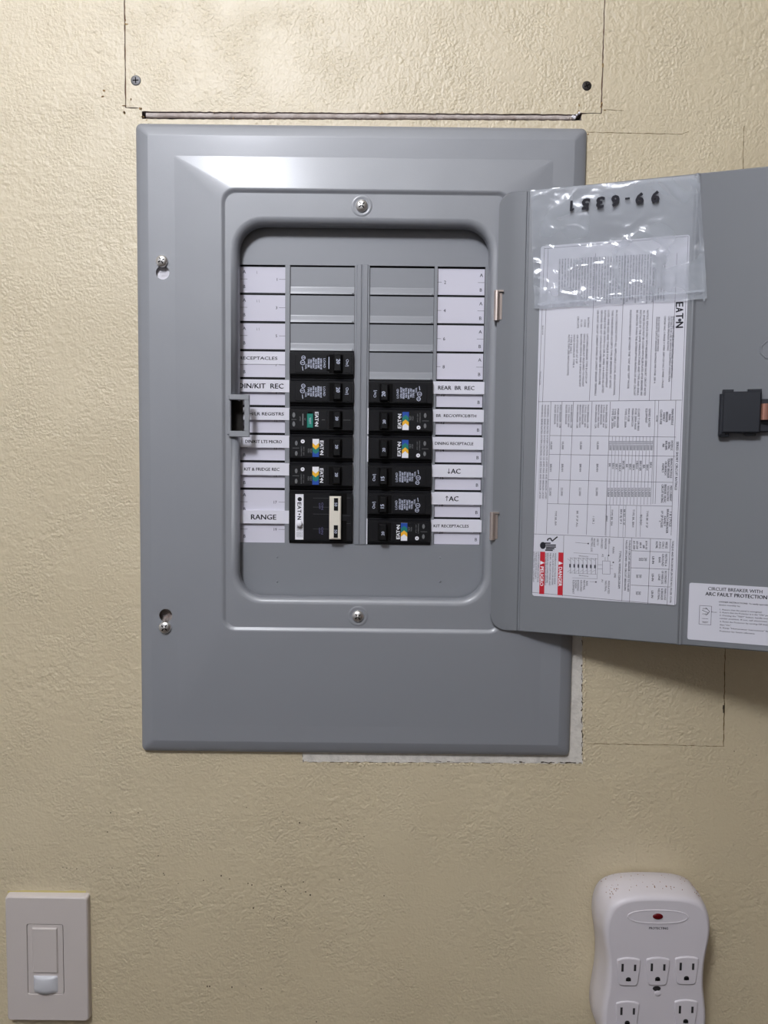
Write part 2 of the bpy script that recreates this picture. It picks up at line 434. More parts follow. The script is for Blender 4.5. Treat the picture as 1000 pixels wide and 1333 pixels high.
# brown chips round the slot and seams
mb = MB()
spots = [(136, 118, 2.2, 1.2), (135, 126, 2.6, 1), (163, 26, 1, 1.6), (165, 32, 2, 1.4), (162, 138, 3, 1), (163, 146, 2, 2), (170, 130, 1.2, 2),
         (183, 140, 1.6, 2.6), (186, 152, 2, 1.4), (191, 156, 1, .8), (279, 147, 1, 1.6), (303, 154, 1.2, 1.6), (497, 147, 2.5, 1.4), (784, 138, 2.2, 4),
         (785, 85, 1.2, 3), (754, 137, .8, 3), (766, 175, 1, 1), (788, 144, 1.5, .9), (729, 138, 1, .8), (753, 146, 2, 2), (176, 97, .8, .7)]
for (px, py, rx, rz) in spots:
    a, b = P(px, py)
    for k in range(3):
        rr = R.uniform(.45, 1)
        mb.disc(W, a + R.uniform(-1, 1) * rx * .5, b + R.uniform(-1, 1) * rz * .5, rx * rr * .55, -.1, .35, 0, 7, ry=rz * rr * .5)
mb.build('torn_paper', 'chip', wall)['kind'] = 'stuff'
mb = MB()
for (px, py) in [(751, 150), (748, 153), (746, 152), (754, 147)]:
    a, b = P(px, py); mb.disc(W, a, b, R.uniform(.7, 1.6), -2, .4, 0, 9, dome=.6)
mb.build('plaster_crumb', 'white_plaster', wall)['kind'] = 'stuff'
# dark scuffs low on the wall
mb = MB()
sc_pts = [(144, 1058), (140, 1083), (180, 1058), (321, 1051), (368, 1057), (390, 1071), (402, 1074), (414, 1089), (430, 1062), (438, 1079), (474, 1089), (453, 1068),
          (82, 1129), (87, 1130), (92, 1130), (100, 1131), (142, 1130), (146, 1130), (213, 1137), (214, 1139), (206, 1114), (232, 1150), (248, 1145), (265, 1146), (288, 1140),
          (299, 1144), (328, 1152), (323, 1150), (370, 1158), (372, 1160), (366, 1154), (392, 1163), (398, 1161), (404, 1165), (395, 1148), (442, 1145), (349, 1193),
          (357, 1196), (370, 1199), (368, 1197), (374, 1202), (383, 1206), (416, 1208), (417, 1209), (451, 1216), (302, 1285), (273, 1284), (270, 1284), (340, 1287), (441, 1290),
          (232, 1170), (412, 1330), (320, 1284), (400, 1100), (350, 1240), (950, 1000), (956, 978), (985, 983), (330, 1182), (500, 1166), (541, 1080)]
for (px, py) in sc_pts:
    a, b = P(px, py); r = R.uniform(.35, .95)
    mb.disc(W, a, b, r * .8, 0, .1, 0, 7, ry=r * R.uniform(.6, 1.3))
mb.build('scuff_mark', 'crack', wall)['kind'] = 'stuff'

# ------------------------------------------------------------------ electrical panel
ox0, ox1 = P(181, 570, 3)[0], P(753, 570, 3)[0]
oz1, oz0 = P(472, 164, 3)[1], P(465, 980.5, 3)[1]
ix0, ix1 = P(289.5, 540, 10)[0], P(659, 540, 10)[0]
iz1, iz0 = P(470, 248, 10)[1], P(470, 822, 10)[1]
px0, px1 = P(310, 540, 6)[0], P(634, 540, 6)[0]
pz1, pz0 = P(470, 293, 6)[1], P(470, 779, 6)[1]
panel = thing('electrical_panel', 'large grey metal breaker panel with open door, set in the cream wall', 'electrical panel', W(-20, oz0, 0))
WD = 8.0                       # plane of recessed door seat
DF = -8.0                      # plane of dead front
n = 8
def rr(i0, i1, i2, i3, r): return rrect(ox0 + i0, ox1 - i1, oz0 + i2, oz1 - i3, r, n)
s2 = (35, 30, 27, 29)
rg = [(rr(0, 0, 0, 0, 5), 0.0), (rr(0, 0, 0, 0, 5), 2.6), (rr(.5, .5, .5, .5, 4.6), 3.4), (rr(1.4, 1.4, 1.4, 1.4, 4), 4.4), (rr(4.5, 4.5, 4.5, 4.5, 3.4), 5.8),
      (rr(10.5, 10.5, 10.5, 10.5, 2), 7.2), (rr(11.8, 11.8, 11.8, 11.8, 1.6), 7.5), (rr(s2[0], s2[1], s2[2], s2[3], 1.2), 7.5),
      (rrect(ix0 - 1.5, ix1 + 1.5, iz0 - 1.5, iz1 + 1.5, 12.5, n), 10.0), (rrect(ix0, ix1, iz0, iz1, 11, n), 9.9),
      (rrect(ix0 + 1.2, ix1 - 1.2, iz0 + 1.2, iz1 - 1.2, 10.5, n), 9.0), (rrect(ix0 + 2.6, ix1 - 2.6, iz0 + 2.6, iz1 - 2.6, 10, n), 8.0),
      (rrect(px0 - 6, px1 + 6, pz0 - 6, pz1 + 6, 28, n), 8.0), (rrect(px0 - 3.5, px1 + 3.5, pz0 - 3.5, pz1 + 3.5, 26, n), 7.6),
      (rrect(px0 - 1.6, px1 + 1.6, pz0 - 1.6, pz1 + 1.6, 24.5, n), 6.5), (rrect(px0 - .4, px1 + .4, pz0 - .4, pz1 + .4, 23.5, n), 5.0),
      (rrect(px0, px1, pz0, pz1, 23, n), 3.2), (rrect(px0, px1, pz0, pz1, 23, n), -4.5)]
mb = MB()
mb.rings(W, rg, 0, [0, 1, 1, 1, 1, 1, 0, 0, 1, 1, 1, 0, 1, 1, 1, 1, 0])
cover = mb.build('cover', 'steel_paint', panel)
for p in cover.data.polygons: pass
cover.data.update()
# cut the keyholes and the catch notch out of the cover
def apply_mods(o):
    dg = bpy.context.evaluated_depsgraph_get(); me = bpy.data.meshes.new_from_object(o.evaluated_get(dg))
    old = o.data; o.modifiers.clear(); o.data = me; bpy.data.meshes.remove(old)
sol = cover.modifiers.new('s', 'SOLIDIFY'); sol.thickness = 0.0009; sol.offset = -1
bpy.context.view_layer.update(); apply_mods(cover)
cut = MB()
keys = [(212, 341, 212, 355), (215, 816, 216, 801)]
CF = W
for (sx, sy, hx, hy) in keys:
    a, b = P(sx, sy, 7); c, d_ = P(hx, hy, 7)
    cut.disc(W, c, d_, 6.0, -2, 20, 0, 24)
    cut.box(W, min(a, c) - 2.6 + abs(a - c) / 2, max(a, c) + 2.6 - abs(a - c) / 2, min(b, d_), max(b, d_), -2, 20)
cx0, cz1 = P(300.5, 520.5, 9); cx1, cz0 = P(312, 561, 9)
cut.box(W, cx0, px0 + 4, cz0, cz1, -12, 20)
cu = cut.build('cutter', 'recess')
bo = cover.modifiers.new('b', 'BOOLEAN'); bo.operation = 'DIFFERENCE'; bo.object = cu; bo.solver = 'EXACT'; bo.use_self = True
bpy.context.view_layer.update(); apply_mods(cover)
bpy.data.objects.remove(cu)

def pan_screw(px, py, wd, r, rot, parent=panel, nut=False, lab=None):
    a, b = P(px, py, wd); mb = MB()
    mb.disc(W, a, b, r, wd - 1, wd + .9, 0, 24, dome=r * .42)
    wt = wd + .9 + r * .42 + .02
    phillips(mb, W, a, b, wt, r * .6, rot, 1, .16)
    mb.disc(W, a, b, r * .2, wt - .2, wt + .05, 0, 10, dome=.3)
    o = mb.build('screw', ['chrome', 'recess'], parent)
    if lab: o['label'] = lab
    return o
pan_screw(211, 340, 8.0, 5.2, 30, lab='upper left mounting screw'); pan_screw(215, 816.5, 8.0, 5.6, 50, lab='lower left mounting screw')
for (px, py) in ((471, 268), (466, 802)):
    a, b = P(px, py, 8); mb = MB()
    nn = 28
    def cir(r): return [(a + r * math.cos(2 * math.pi * i / nn), b + r * math.sin(2 * math.pi * i / nn)) for i in range(nn)]
    mb.rings(W, [(cir(9.4), 8.02), (cir(8.2), 8.5), (cir(7.2), 8.35), (cir(6.2), 7.6 + .5)], 0, [1, 1, 1])
    mb.build('screw_dimple', 'steel_paint', panel)
    pan_screw(px, py, 8.2, 5.3, 40, lab='chrome screw holding the cover')
# white disc, coloured and raised to stand in for light in the upper keyhole
mb = MB(); a, b = P(213, 356, 0); mb.disc(W, a, b, 9, 0, 4.0); mb.build('keyhole_backing', 'white_plaster', wall)
mb = MB(); a, b = P(216, 801, 0); mb.disc(W, a, b, 9, 0, .3); mb.build('keyhole_backing', 'gypsum', wall)

# enclosure box in the wall
mb = MB()
ex0, ex1, ez0, ez1 = hx0 + .5, hx1 - .5, hz0 + .5, hz1 - .5
for q in ([(ex0, ez0), (ex1, ez0), (ex1, ez1), (ex0, ez1)],): mb.quad(W, q, -95)
for (a, b) in (((ex0, ez0), (ex1, ez0)), ((ex1, ez0), (ex1, ez1)), ((ex1, ez1), (ex0, ez1)), ((ex0, ez1), (ex0, ez0))):
    mb.add([W(a[0], a[1], -95), W(b[0], b[1], -95), W(b[0], b[1], -1), W(a[0], a[1], -1)], [(0, 1, 2, 3)])
mb.build('enclosure', 'cavity', panel)

# dead front with windows
def X(px, py=540, d=DF): return P(px, py, d)[0]
zrow0 = P(470, 346, DF)[1]
PIT = 25.4
def zr_(i): return zrow0 - PIT * i
lx0, lx1 = X(377), X(460.5); rx0, rx1 = X(479.5), X(563)
ll0, ll1 = X(306), X(371); rl0, rl1 = X(567), X(628.5)
HB = zr_(9.97)
win = [(lx0, lx1, HB, zr_(0)), (rx0, rx1, HB, zr_(0) + .3), (ll0, ll1, HB, zr_(0)), (rl0, rl1, HB, zr_(0) + .3)]
loops = [rrect(X(296), X(650), P(470, 790, DF)[1], P(470, 280, DF)[1], 20, 6)] + [[(a, d_), (a, c), (b, c), (b, d_)] for a, b, c, d_ in win]
mb = MB(); mb.poly(W, loops, DF, DF - 1.2)
# centre rail with a groove
cxm = X(470)
mb.profile(W, [(0, 0)] * 0 or [(cxm, 0)], 0, 0) if False else None
zt_, zb_ = zr_(-.05), HB - 1
for (a, b, h) in ((X(463), cxm - .45, .9), (cxm + .45, X(477.5), .9)):
    mb.box(W, a, b, zb_, zt_, DF - .2, DF + h, 0, bev=.5)
for (px, py) in ((361, 725), (361, 757), (573, 726), (573, 757)):
    a, b = P(px, py, DF); mb.disc(W, a, b, 1.0, DF - .2, DF + .3, 0, 10, dome=.7)
mb.build('dead_front', 'dead_paint', panel, recalc=False)
for (a, b) in ((ll0, ll1), (rl0, rl1)):
    mb = MB(); mb.box(W, a - 1, b + 1, HB - 1, zr_(0) + 1, DF - 4.2, DF - 3.0); mb.build('label_backing', 'black2', panel)

# filler plates over unused spaces
def filler(x0, x1, i):
    zt1, zb1 = zr_(i) - 1.3, zr_(i + 1) - .05
    d0 = DF - 1.4
    prof = [(zt1, d0 - .8), (zt1, d0), (zb1 + 6.6, d0), (zb1 + 5.7, d0 + .16), (zb1 + 2.0, d0 + .60), (zb1 + 1.0, d0 + .79), (zb1 + .7, d0 + 1.25), (zb1, d0 + 1.4), (zb1, d0 - .8)]
    mb = MB(); mb.profile(W, prof, x0 + .5, x1 - .3)
    for xx in (x1 - 1.6,): mb.disc(W, xx, zb1 + .9, .9, d0, d0 + 1.2, 0, 10, dome=.6)
    return mb.build('filler_plate', 'dead_paint', panel)
for i in range(3): filler(lx0, lx1, i)
for i in range(4): filler(rx0, rx1, i)

# numbered circuit labels and printed tape
TP = {0: {3: 'RECEPTACLES', 4: 'DIN/KIT  REC', 5: 'BATH/LR REGISTRS', 6: 'DIN/KIT LTS MICRO', 7: 'KIT & FRIDGE REC'},
      1: {4: 'REAR  BR  REC', 5: 'BR  REC/OFFICE/BTH', 6: 'DINING RECEPTACLE', 7: '\u2193AC', 8: '\u2191AC', 9: 'KIT RECEPTACLES'}}
TW = {(0, 3): (312, 361, 2.9), (0, 4): (311, 369, 4.6), (0, 5): (312, 369.5, 2.9), (0, 6): (319.5, 367, 2.9), (0, 7): (318, 364, 2.9),
      (1, 4): (570, 617, 3.6), (1, 5): (568, 620, 2.7), (1, 6): (567, 617, 2.7), (1, 7): (584, 601, 4.6), (1, 8): (582, 599, 4.6), (1, 9): (567, 613, 2.7)}
def arrow(mb, F, u, v, h, upw, w_, mi):
    s_ = 1 if upw else -1
    mb.line(F, (u, v - h / 2), (u, v + h / 2), .55, w_, mi)
    tip = (u, v + s_ * h / 2)
    for k in (-1, 1): mb.line(F, tip, (u + k * 1.1, v + s_ * (h / 2 - 1.4)), .55, w_, mi)
for side in (0, 1):
    a0, a1 = (ll0, ll1) if side == 0 else (rl0, rl1)
    for i in range(10):
        if side == 0 and i == 9: continue
        two = side == 0 and i == 8
        zt1 = zr_(i) - (.6 if side == 0 else .4) - .7; zb1 = zr_(i + (2 if two else 1)) + (.9 if not two else .4)
        wl = DF - 2.4
        mb = MB(); mb.box(W, a0 + .3, a1 - .3, zb1, zt1, DF - 3, wl)
        lab = mb.build('circuit_label', 'paper', panel)
        mb = MB()
        for k in range(2 if two else 1):
            num = 2 * (i + k) + 1 + side; zc = zr_(i + k) - PIT / 2 - (.5 if side or 3 <= i < 8 else -.3)
            wt = wl + .06
            if side == 0:
                mb.text(W, str(num), 2.6, a1 - 7.6, zc, w_=wt, align='R', mi=1)
                mb.line(W, (a1 - 6, zc), (a1 - .3, zc), .3, wt, 1); mb.line(W, (a0 + 4, zc), (a0 + 11, zc), .3, wt, 1)
                mb.text(W, 'A', 3.1, a0 + 8.2, zc + 6.6, w_=wt, mi=1); mb.text(W, 'B', 3.1, a0 + 8.2, zc - 6.6, w_=wt, mi=1)
            else:
                mb.text(W, str(num), 3.0, a0 + 7, zc, w_=wt, mi=1); mb.line(W, (a0 + .3, zc), (a0 + 4, zc), .3, wt, 1)
                mb.line(W, (a1 - 6.5, zc), (a1 - .4, zc), .3, wt, 1)
                mb.text(W, 'A', 3.1, a1 - 3.4, zc + 6.6, w_=wt, mi=1); mb.text(W, 'B', 3.1, a1 - 3.6, zc - 6.6, w_=wt, mi=1)
        if side == 0 and i < 3:
            for k in range(1 + (i > 0)): mb.line(W, (a0 + 19.5 + 2 * k, zc + 7.2), (a0 + 19.9 + 2 * k, zc + 4.6), .22, wt, 1)
        mb.build('lettering', ['ink', 'ink_soft'], lab, recalc=False)
    for i, body in TP[side].items():
        x0p, x1p, h = TW[(side, i)]
        zt1 = zr_(i) - (1.5 if side else 1.7); zb1 = zt1 - 11.2
        if side == 0: t0, t1 = ll0 + .4, X(377.5) - 1.0 + (1.0 if i != 3 else -1.6)
        else: t0, t1 = X(563.3) - (.3 if i in (4, 8) else 0) + .2, rl1 + 1.0
        mb = MB(); mb.box(W, t0, t1, zb1, zt1, DF - 2.3, DF + .35 if i != 3 or side else DF - 2.0)
        wt = (DF + .35 if i != 3 or side else DF - 2.0)
        tp = mb.build('label_tape', 'tape', panel); tp['label'] = 'white printed tape strip reading ' + body.replace('  ', ' ').replace('\u2193', 'down arrow ').replace('\u2191', 'up arrow ')
        xa, xb = X(x0p, 540, wt), X(x1p, 540, wt); zc = (zt1 + zb1) / 2
        mb = MB()
        if body[0] in '\u2193\u2191':
            arrow(mb, W, xa + 1.2, zc, h, body[0] == '\u2191', wt + .06, 0)
            mb.text(W, 'AC', h, (xa + 3 + xb) / 2, zc, width=xb - xa - 3.2, w_=wt + .06, bold=True)
        else:
            mb.text(W, body, h, (xa + xb) / 2, zc, width=xb - xa, w_=wt + .06, bold=True)
        mb.build('lettering', 'ink', tp, recalc=False)
# RANGE tape across 17 and 19
zt1 = zr_(8) - 20.0; zb1 = zt1 - 12.2
mb = MB(); mb.box(W, ll0 + .4, X(377.5) - .3, zb1, zt1, DF - 2.3, DF + .35)
tp = mb.build('label_tape', 'tape', panel); tp['label'] = 'white printed tape strip reading RANGE'
mb = MB(); mb.text(W, 'RANGE', 4.8, (X(327) + X(360)) / 2, (zt1 + zb1) / 2, width=X(360) - X(327), w_=DF + .41, bold=True)
mb.build('lettering', 'ink', tp, recalc=False)

# catch on the left lip
mb = MB()
c0, t_ = P(304, 513.5, 9); c1, b_ = P(325, 569, 9)
i1 = P(318.5, 540, 9)[0]
wb, wf = 7.6, 10.6
mb.box(W, cx0 - 1.5, c1, cz1, t_, wb, wf, bev=.5); mb.box(W, cx0 - 1.5, c1, b_, cz0, wb, wf, bev=.5); mb.box(W, i1, c1, cz0 - .1, cz1 + .1, wb, wf, bev=.35)
mb.box(W, cx0 - 3.5, cx0 - .1, b_ + 2, t_ - 2, wb, wf - 1.6, bev=.5)
mb.build('door_catch', 'steel_paint', panel)['label'] = 'grey rectangular catch loop for the door latch'
mb = MB(); mb.box(W, cx0 - 2, px0 + 2, cz0 - 3, cz1 + 3, -7.5, -6.5); mb.build('catch_shade_plate', 'cavity', panel)  # dark plate in place of the shaded hollow behind the notch

# hinges
for (px, y0, y1) in ((647.5, 378, 417), (642, 667, 703)):
    a, z1 = P(px, y0, 14); _, z0 = P(px, y1, 14)
    HF = Frame(W(a, (z0 + z1) / 2, 12.5), (1, 0, 0), (0, -1, 0), (0, 0, 1))
    mb = MB(); hh = (z1 - z0) / 2
    mb.disc(HF, 0, 0, 2.6, -hh, hh, 0, 16, dome=.3)
    mb.disc(HF, 0, 0, 2.6, -hh, -hh - .01, 0, 16)
    mb.box(W, a + 1.2, a + 4.6, z0 + 1, z1 - 2, 11.5, 13.2)
    mb.box(W, a, a + 5.5, z1 - 1.2, z1 + .2, 11.5, 15)
    mb.build('hinge', 'nickel', panel)

# ------------------------------------------------------------------ circuit breakers
CHEV = ['white_print', 'yellow', 'teal', 'blue']
def breaker(kind, i, side, label):
    two = kind == 'D'
    hgt = PIT * (2 if two else 1)
    zc = zr_(i) - hgt / 2; xc = (lx0 + lx1) / 2 if side == 0 else (rx0 + rx1) / 2
    t = thing('circuit_breaker', label, 'circuit breaker', W(xc, zc, DF), 'circuit breakers fitted in the panel', math.pi if side else 0.0)
    F = L0; hu = (lx1 - lx0) / 2 - .3
    def part(mb, name, mats, parent=None, **k):
        par = parent or t
        me_off = MB(); o = mb.build(name, mats, None, **k); o.parent = par; return o
    vt = hgt / 2 - (.8 if two else .35); H = 4.2
    mb = MB()
    prof = [(-vt, -30), (vt, -30), (vt, .8), (vt - .9, 1.7), (vt - 2.1, 3.1), (vt - 2.6, H), (-vt + 3.4, H), (-vt + 2.9, 3.0), (-vt + 1.2, 1.4), (-vt, .8)]
    if side: prof = [(-a, b) for a, b in prof]
    mb.profile(F, prof, -hu, hu)
    # low moulded frame lines on the face
    y1 = (vt - 3.6) * (1 if not side else 1)
    if kind == 'A':
        mb.box(F, -24, 6.2, -vt + 4.2, vt - 3.8, H - .2, H + .5, 0, bev=.25)
        mb.box(F, 20.5, 27.6, -vt + 4.2, vt - 3.8, H - .2, H + .5, 0, bev=.25)
    elif not two:
        mb.box(F, -26, 5.5, -vt + 4.2, vt - 3.8, H - .2, H + .35, 0, bev=.2)
    part(mb, 'housing', 'black')
    Hf = H + .56
    if not two:
        # dark plate for the shaded toggle well + toggle
        mb = MB(); mb.box(F, 7.2, 19.6, -8.2, 8.4, H - .2, H + .12); part(mb, 'toggle_well', 'recess')
        mb = MB(); tu0 = 10.8; mb.box(F, tu0, tu0 + 8.0, -7.6, 8.0, H - 1, H + 6.5, 0, bev=.8, du=.8, dv=.5)
        tg = part(mb, 'toggle', 'black2')
        mb = MB()
        amp = '15' if label.find('15-amp') >= 0 else '20'
        if kind == 'A':
            mb.text(F, amp, 3.4, tu0 + 4.9, 1.6, -90, w_=H + 6.56, bold=True)
        else: mb.text(F, amp, 2.7, tu0 + 4.0, 1.2, -90, w_=H + 6.56, bold=True)
        part(mb, 'rating_number', 'print', tg, recalc=False)
        mb = MB()
        if kind == 'A':
            mb.text(F, 'On/|', 2.6, 23.6, 1.2, -90, w_=Hf)
            mb.text(F, 'LOAD', 2.0, 2.8, .6, -90, width=8.4, w_=Hf)
            rows = [('LISTED CIRCUIT', 9.8), ('BREAKER UNIT', 9.2), ('HACR TYPE', 8.6), ('SWD 40/60C', 9.6), ('10KA 120V', 8), ('TYPE BR', 7.6)]
            for k, (b_, wdt) in enumerate(rows):
                mb.text(F, b_, 1.75, -.4 - 2.25 * k, -.2 + (k % 2) * .7, -90, width=wdt, w_=Hf, bold=True)
            mb.text(F, 'CU/AL', 1.7, -14.0, -2.6, -90, width=4.6, w_=Hf)
            for (u, v, r) in ((-16.4, 5.3, 1.9), (-17.1, .9, 2.2)):
                nn = 20; c0_ = [(u + r * math.cos(2 * math.pi * q / nn), v + r * math.sin(2 * math.pi * q / nn)) for q in range(nn)]
                c1_ = [(u + (r - .5) * math.cos(2 * math.pi * q / nn), v + (r - .5) * math.sin(2 * math.pi * q / nn)) for q in range(nn)]
                mb.rings(F, [(c0_, Hf), (c1_, Hf)]); mb.line(F, (u - r * .6, v), (u + r * .6, v), .5, Hf)
            mb.line(F, (-17.4, -2.6), (-16.8, -6.2), .6, Hf)
            part(mb, 'specification_print', 'print', recalc=False)
            if i == 3 and side == 0:
                mb = MB(); mb.box(F, 4.7, 9.0, -6.6, 7.4, H - .2, H + .62); o = part(mb, 'indicator_window', 'recess')
                mb = MB(); mb.box(F, 6.4, 7.2, -4.5, 6.2, H, H + 1.0, bev=.2); part(mb, 'indicator_edge', 'print', o)
        else:
            green = kind == 'G'
            eu = -4.0 if green else 0.8
            ev = .8 if green else .2
            for b_, dv in (('E', 5.0), ('A', 2.4), ('T', -.4), ('N', -5.0)):
                mb.text(F, b_, 3.3, eu, ev + dv, -90, width=2.9, w_=Hf, bold=True, mi=0)
            mb.disc(F, eu, ev - 2.8, .75, Hf - .05, Hf, 0, 10)
            if green:
                mb.box(F, -17.2, -16.2, -5, 5.6, Hf - .1, Hf, 1)
                mb.text(F, 'LISTED', 1.2, -19.2, 1, -90, width=4, w_=Hf, mi=1); mb.text(F, 'GF', 1.2, -14.6, .6, -90, width=2.2, w_=Hf, mi=1)
                for v in (4.4, -3.8): mb.disc(F, -25.0, v, 1.3, Hf - .05, Hf, 1, 12, ry=2.4)
                mb.line(F, (-27, .2), (-22.5, .2), .35, Hf, 1); mb.line(F, (.5, .2), (3.5, .2), .35, Hf, 1); mb.line(F, (20, .2), (27, .2), .35, Hf, 1)
            else:
                mb.disc(F, -16.7, 5.8, 1.8, Hf - .05, Hf + .5, 0, 16)
                mb.disc(F, -16.7, 5.8, .5, Hf, Hf + .56, 2, 8)
                mb.text(F, 'COMBINATION', 1.0, -17.9, -3, -90, width=9, w_=Hf, mi=1); mb.text(F, 'AFCI 120V', 1.0, -15.7, -3, -90, width=8, w_=Hf, mi=1)
                mb.text(F, 'TEST', 1.9, -9.2, -2.6, -90, width=4.4, w_=Hf, mi=1)
                mb.text(F, 'PUSH', 1.3, -11.4, -2.6, -90, width=3.6, w_=Hf, mi=1)
                for v in (4.2, -5.2): mb.disc(F, -22.6, v, 1.2, Hf - .05, Hf, 1, 12, ry=2.2)
                mb.line(F, (-26, -.3), (-20, -.3), .35, Hf, 1)
            part(mb, 'maker_print', ['white_print', 'print_dim', 'recess'], recalc=False)
            if green:
                mb = MB(); mb.box(F, -12.8, -7.3, -7.2, 5.6, H - .3, H + 1.6, bev=.4); g = part(mb, 'test_button', 'green'); g['label'] = 'green test button'
                mb = MB(); mb.box(F, -12, -8.2, 5.8, 7.4, H, H + .5); part(mb, 'button_gap', 'recess')
                mb = MB(); mb.text(F, 'TEST', 1.7, -10, -.8, -90, width=6, w_=H + 1.66); part(mb, 'button_lettering', 'print', g, recalc=False)
            else:
                mb = MB(); mb.box(F, -7.7, -1.8, -8.2, 8.2, H - .3, H + 1.0, 0)
                g = part(mb, 'test_button', 'white_print'); g['label'] = 'test button with white, yellow, green and blue chevrons'
                mb = MB(); wz = H + 1.06
                # chevron bands pointing down the stripe
                edges = [4.3, .8, -3.4]
                def chev(vv): return [(-7.7, vv + .2), (-4.75, vv - 2.2), (-1.8, vv + .2)]
                bands = [chev(e) for e in edges] + [[(-7.7, -8.2), (-4.75, -8.2), (-1.8, -8.2)]]
                for k in range(3):
                    a, b = bands[k], bands[k + 1]
                    mb.quad(F, [a[0], b[0], b[1], a[1]], wz, k); mb.quad(F, [a[1], b[1], b[2], a[2]], wz, k)
                part(mb, 'chevron_print', ['yellow', 'teal', 'blue'], g, recalc=False)
            if not green:
                mb = MB(); mb.box(F, hu - .2, hu + .85 if side else hu + .3, -vt + .8, vt - .3, -2, 1.0); part(mb, 'end_tab', 'white_print')
    else:
        # two-pole breaker with handle tie
        for v in (12.6, -12.6):
            mb = MB(); mb.box(F, 8.4, 24, v - 9.5, v + 9.5, H - .2, H + .12); part(mb, 'toggle_well', 'recess')
        mb = MB()
        for v in (9.5, 1.2, -5.2, -19): mb.line(F, (-7, v + 8), (7.6, v + 8), .2, H + .03)
        for v in (18, 1.6, -5.6): mb.line(F, (20, v), (27.5, v), .2, H + .03)
        part(mb, 'moulded_line', 'line_dim', recalc=False)
        mb = MB(); mb.box(F, 8.4, 19.0, -20, 19.6, H + 3.4, H + 6.2, bev=.9); tie = part(mb, 'handle_tie', 'cream'); tie['label'] = 'cream plastic handle tie'
        for v in (12.2, -12.6):
            mb = MB(); mb.box(F, 9.5, 18, v - 7, v + 7, H - 1, H + 3.5, du=.4, dv=.4); mb.box(F, 12.6, 16.4, v - 5.6, v + 5.8, H + 3, H + 6.5); tg = part(mb, 'toggle', 'black2')
            mb = MB(); mb.text(F, '50', 2.6, 14.5, v, -90, w_=H + 6.56); part(mb, 'rating_number', 'print', tg, recalc=False)
        mb = MB(); mb.box(F, -23.4, -15.8, -21, 21, H - .2, H + .3)
        lb = part(mb, 'maker_label', 'white_print')
        mb = MB(); wz = H + .36
        mb.disc(F, -19.3, 16.3, 2.0, wz - .1, wz, 0, 16)
        for b_, v in (('E', 11.8), ('A', 8.8), ('T', 5.2), ('N', -1.0)): mb.text(F, b_, 3.6, -19.5, v, -90, width=3.0, w_=wz, bold=True)
        mb.disc(F, -19.5, 2.4, .8, wz - .1, wz, 0, 10)
        for k in range(4): mb.text(F, 'BR250 120/240V~', .9, -17 - 1.5 * k, -14.4, -90, width=10, w_=wz, mi=1)
        part(mb, 'label_lettering', ['ink', 'ink_soft'], lb, recalc=False)
        mb = MB(); mb.disc(F, -19.4, -6.0, 2.8, H, H + 3.2, 0, 20, dome=1.2); part(mb, 'test_pin', 'white_print')
        mb = MB()
        for v in (10.2, -12.6):
            mb.text(F, 'ON', 1.9, 1.6, v, -90, width=6.5, w_=H + .06); mb.text(F, 'OFF', 1.5, -.9, v, -90, width=5.5, w_=H + .06)
        part(mb, 'switch_lettering', 'blue_print', recalc=False)
    return t
B = breaker
B('A', 3, 0, 'black 20-amp breaker beside the RECEPTACLES tape, topmost in the left column')
B('A', 4, 0, 'black 20-amp breaker beside the DIN/KIT REC tape in the left column')
B('G', 5, 0, 'black breaker with a green test button beside the REGISTRS tape')
B('C', 6, 0, 'black breaker with chevron-coloured button beside the DIN/KIT LTS MICRO tape')
B('C', 7, 0, 'black breaker with chevron-coloured button beside the KIT & FRIDGE REC tape')
B('D', 8, 0, 'double breaker with cream handle tie beside the RANGE tape')
B('A', 4, 1, 'black 20-amp breaker beside the REAR BR REC tape, topmost in the right column')
B('C', 5, 1, 'black breaker with chevron-coloured button beside the BR REC/OFFICE tape')
B('C', 6, 1, 'black breaker with chevron-coloured button beside the DINING RECEPTACLE tape')
B('A', 7, 1, 'black 15-amp breaker beside the tape reading down-arrow AC')
B('A', 8, 1, 'black 15-amp breaker beside the tape reading up-arrow AC')
B('C', 9, 1, 'black breaker with chevron-coloured button beside the KIT RECEPTACLES tape')

# ------------------------------------------------------------------ door
TH = math.radians(19.0)
XC, dC = P(690, 248, 14)[0] * .5 + P(673, 822, 14)[0] * .5, 14.0
ZT, ZB = P(690, 248, 14)[1], P(672, 822, 14)[1]
DR = Frame(W(XC, 0, dC), (math.cos(TH), -math.sin(TH), 0), (0, 0, 1), (-math.sin(TH), -math.cos(TH), 0))
_cam = Vector((0, -D / 1000, CZ))
def Q(px, py, w_=0.0):
    """pixel -> (s, z) in mm on the inner face of the open door"""
    r = ray(px, py); o = DR.o + DR.n * w_ / 1000
    t = (o - _cam).dot(DR.n) / r.dot(DR.n); p = (_cam + r * t - DR.o) * 1000
    return p.dot(DR.u), p.z
sR = (Q(907, 228)[0] + Q(887, 841)[0]) / 2
SE = 232.0
rad = 15.0
XL = (P(651, 300, 12.5)[0] + P(637.5, 780, 12.5)[0]) / 2
cols = []
def corner(dx): return rad - math.sqrt(max(0, rad * rad - (rad - dx) ** 2)) if dx < rad else 0
for dx in (0, .3, 1, 2, 3.5, 5.5, 8, 11, 15):
    cols.append((W, XL + dx, 12.6, corner(dx)))
cols.append((W, XC - 1.5, 13.7, 0)); cols.append((W, XC - .4, 12.9, 0)); cols.append((DR, .5, -.7, 0)); cols.append((DR, 1.2, .35, 0)); cols.append((DR, 2.6, .1, 0))
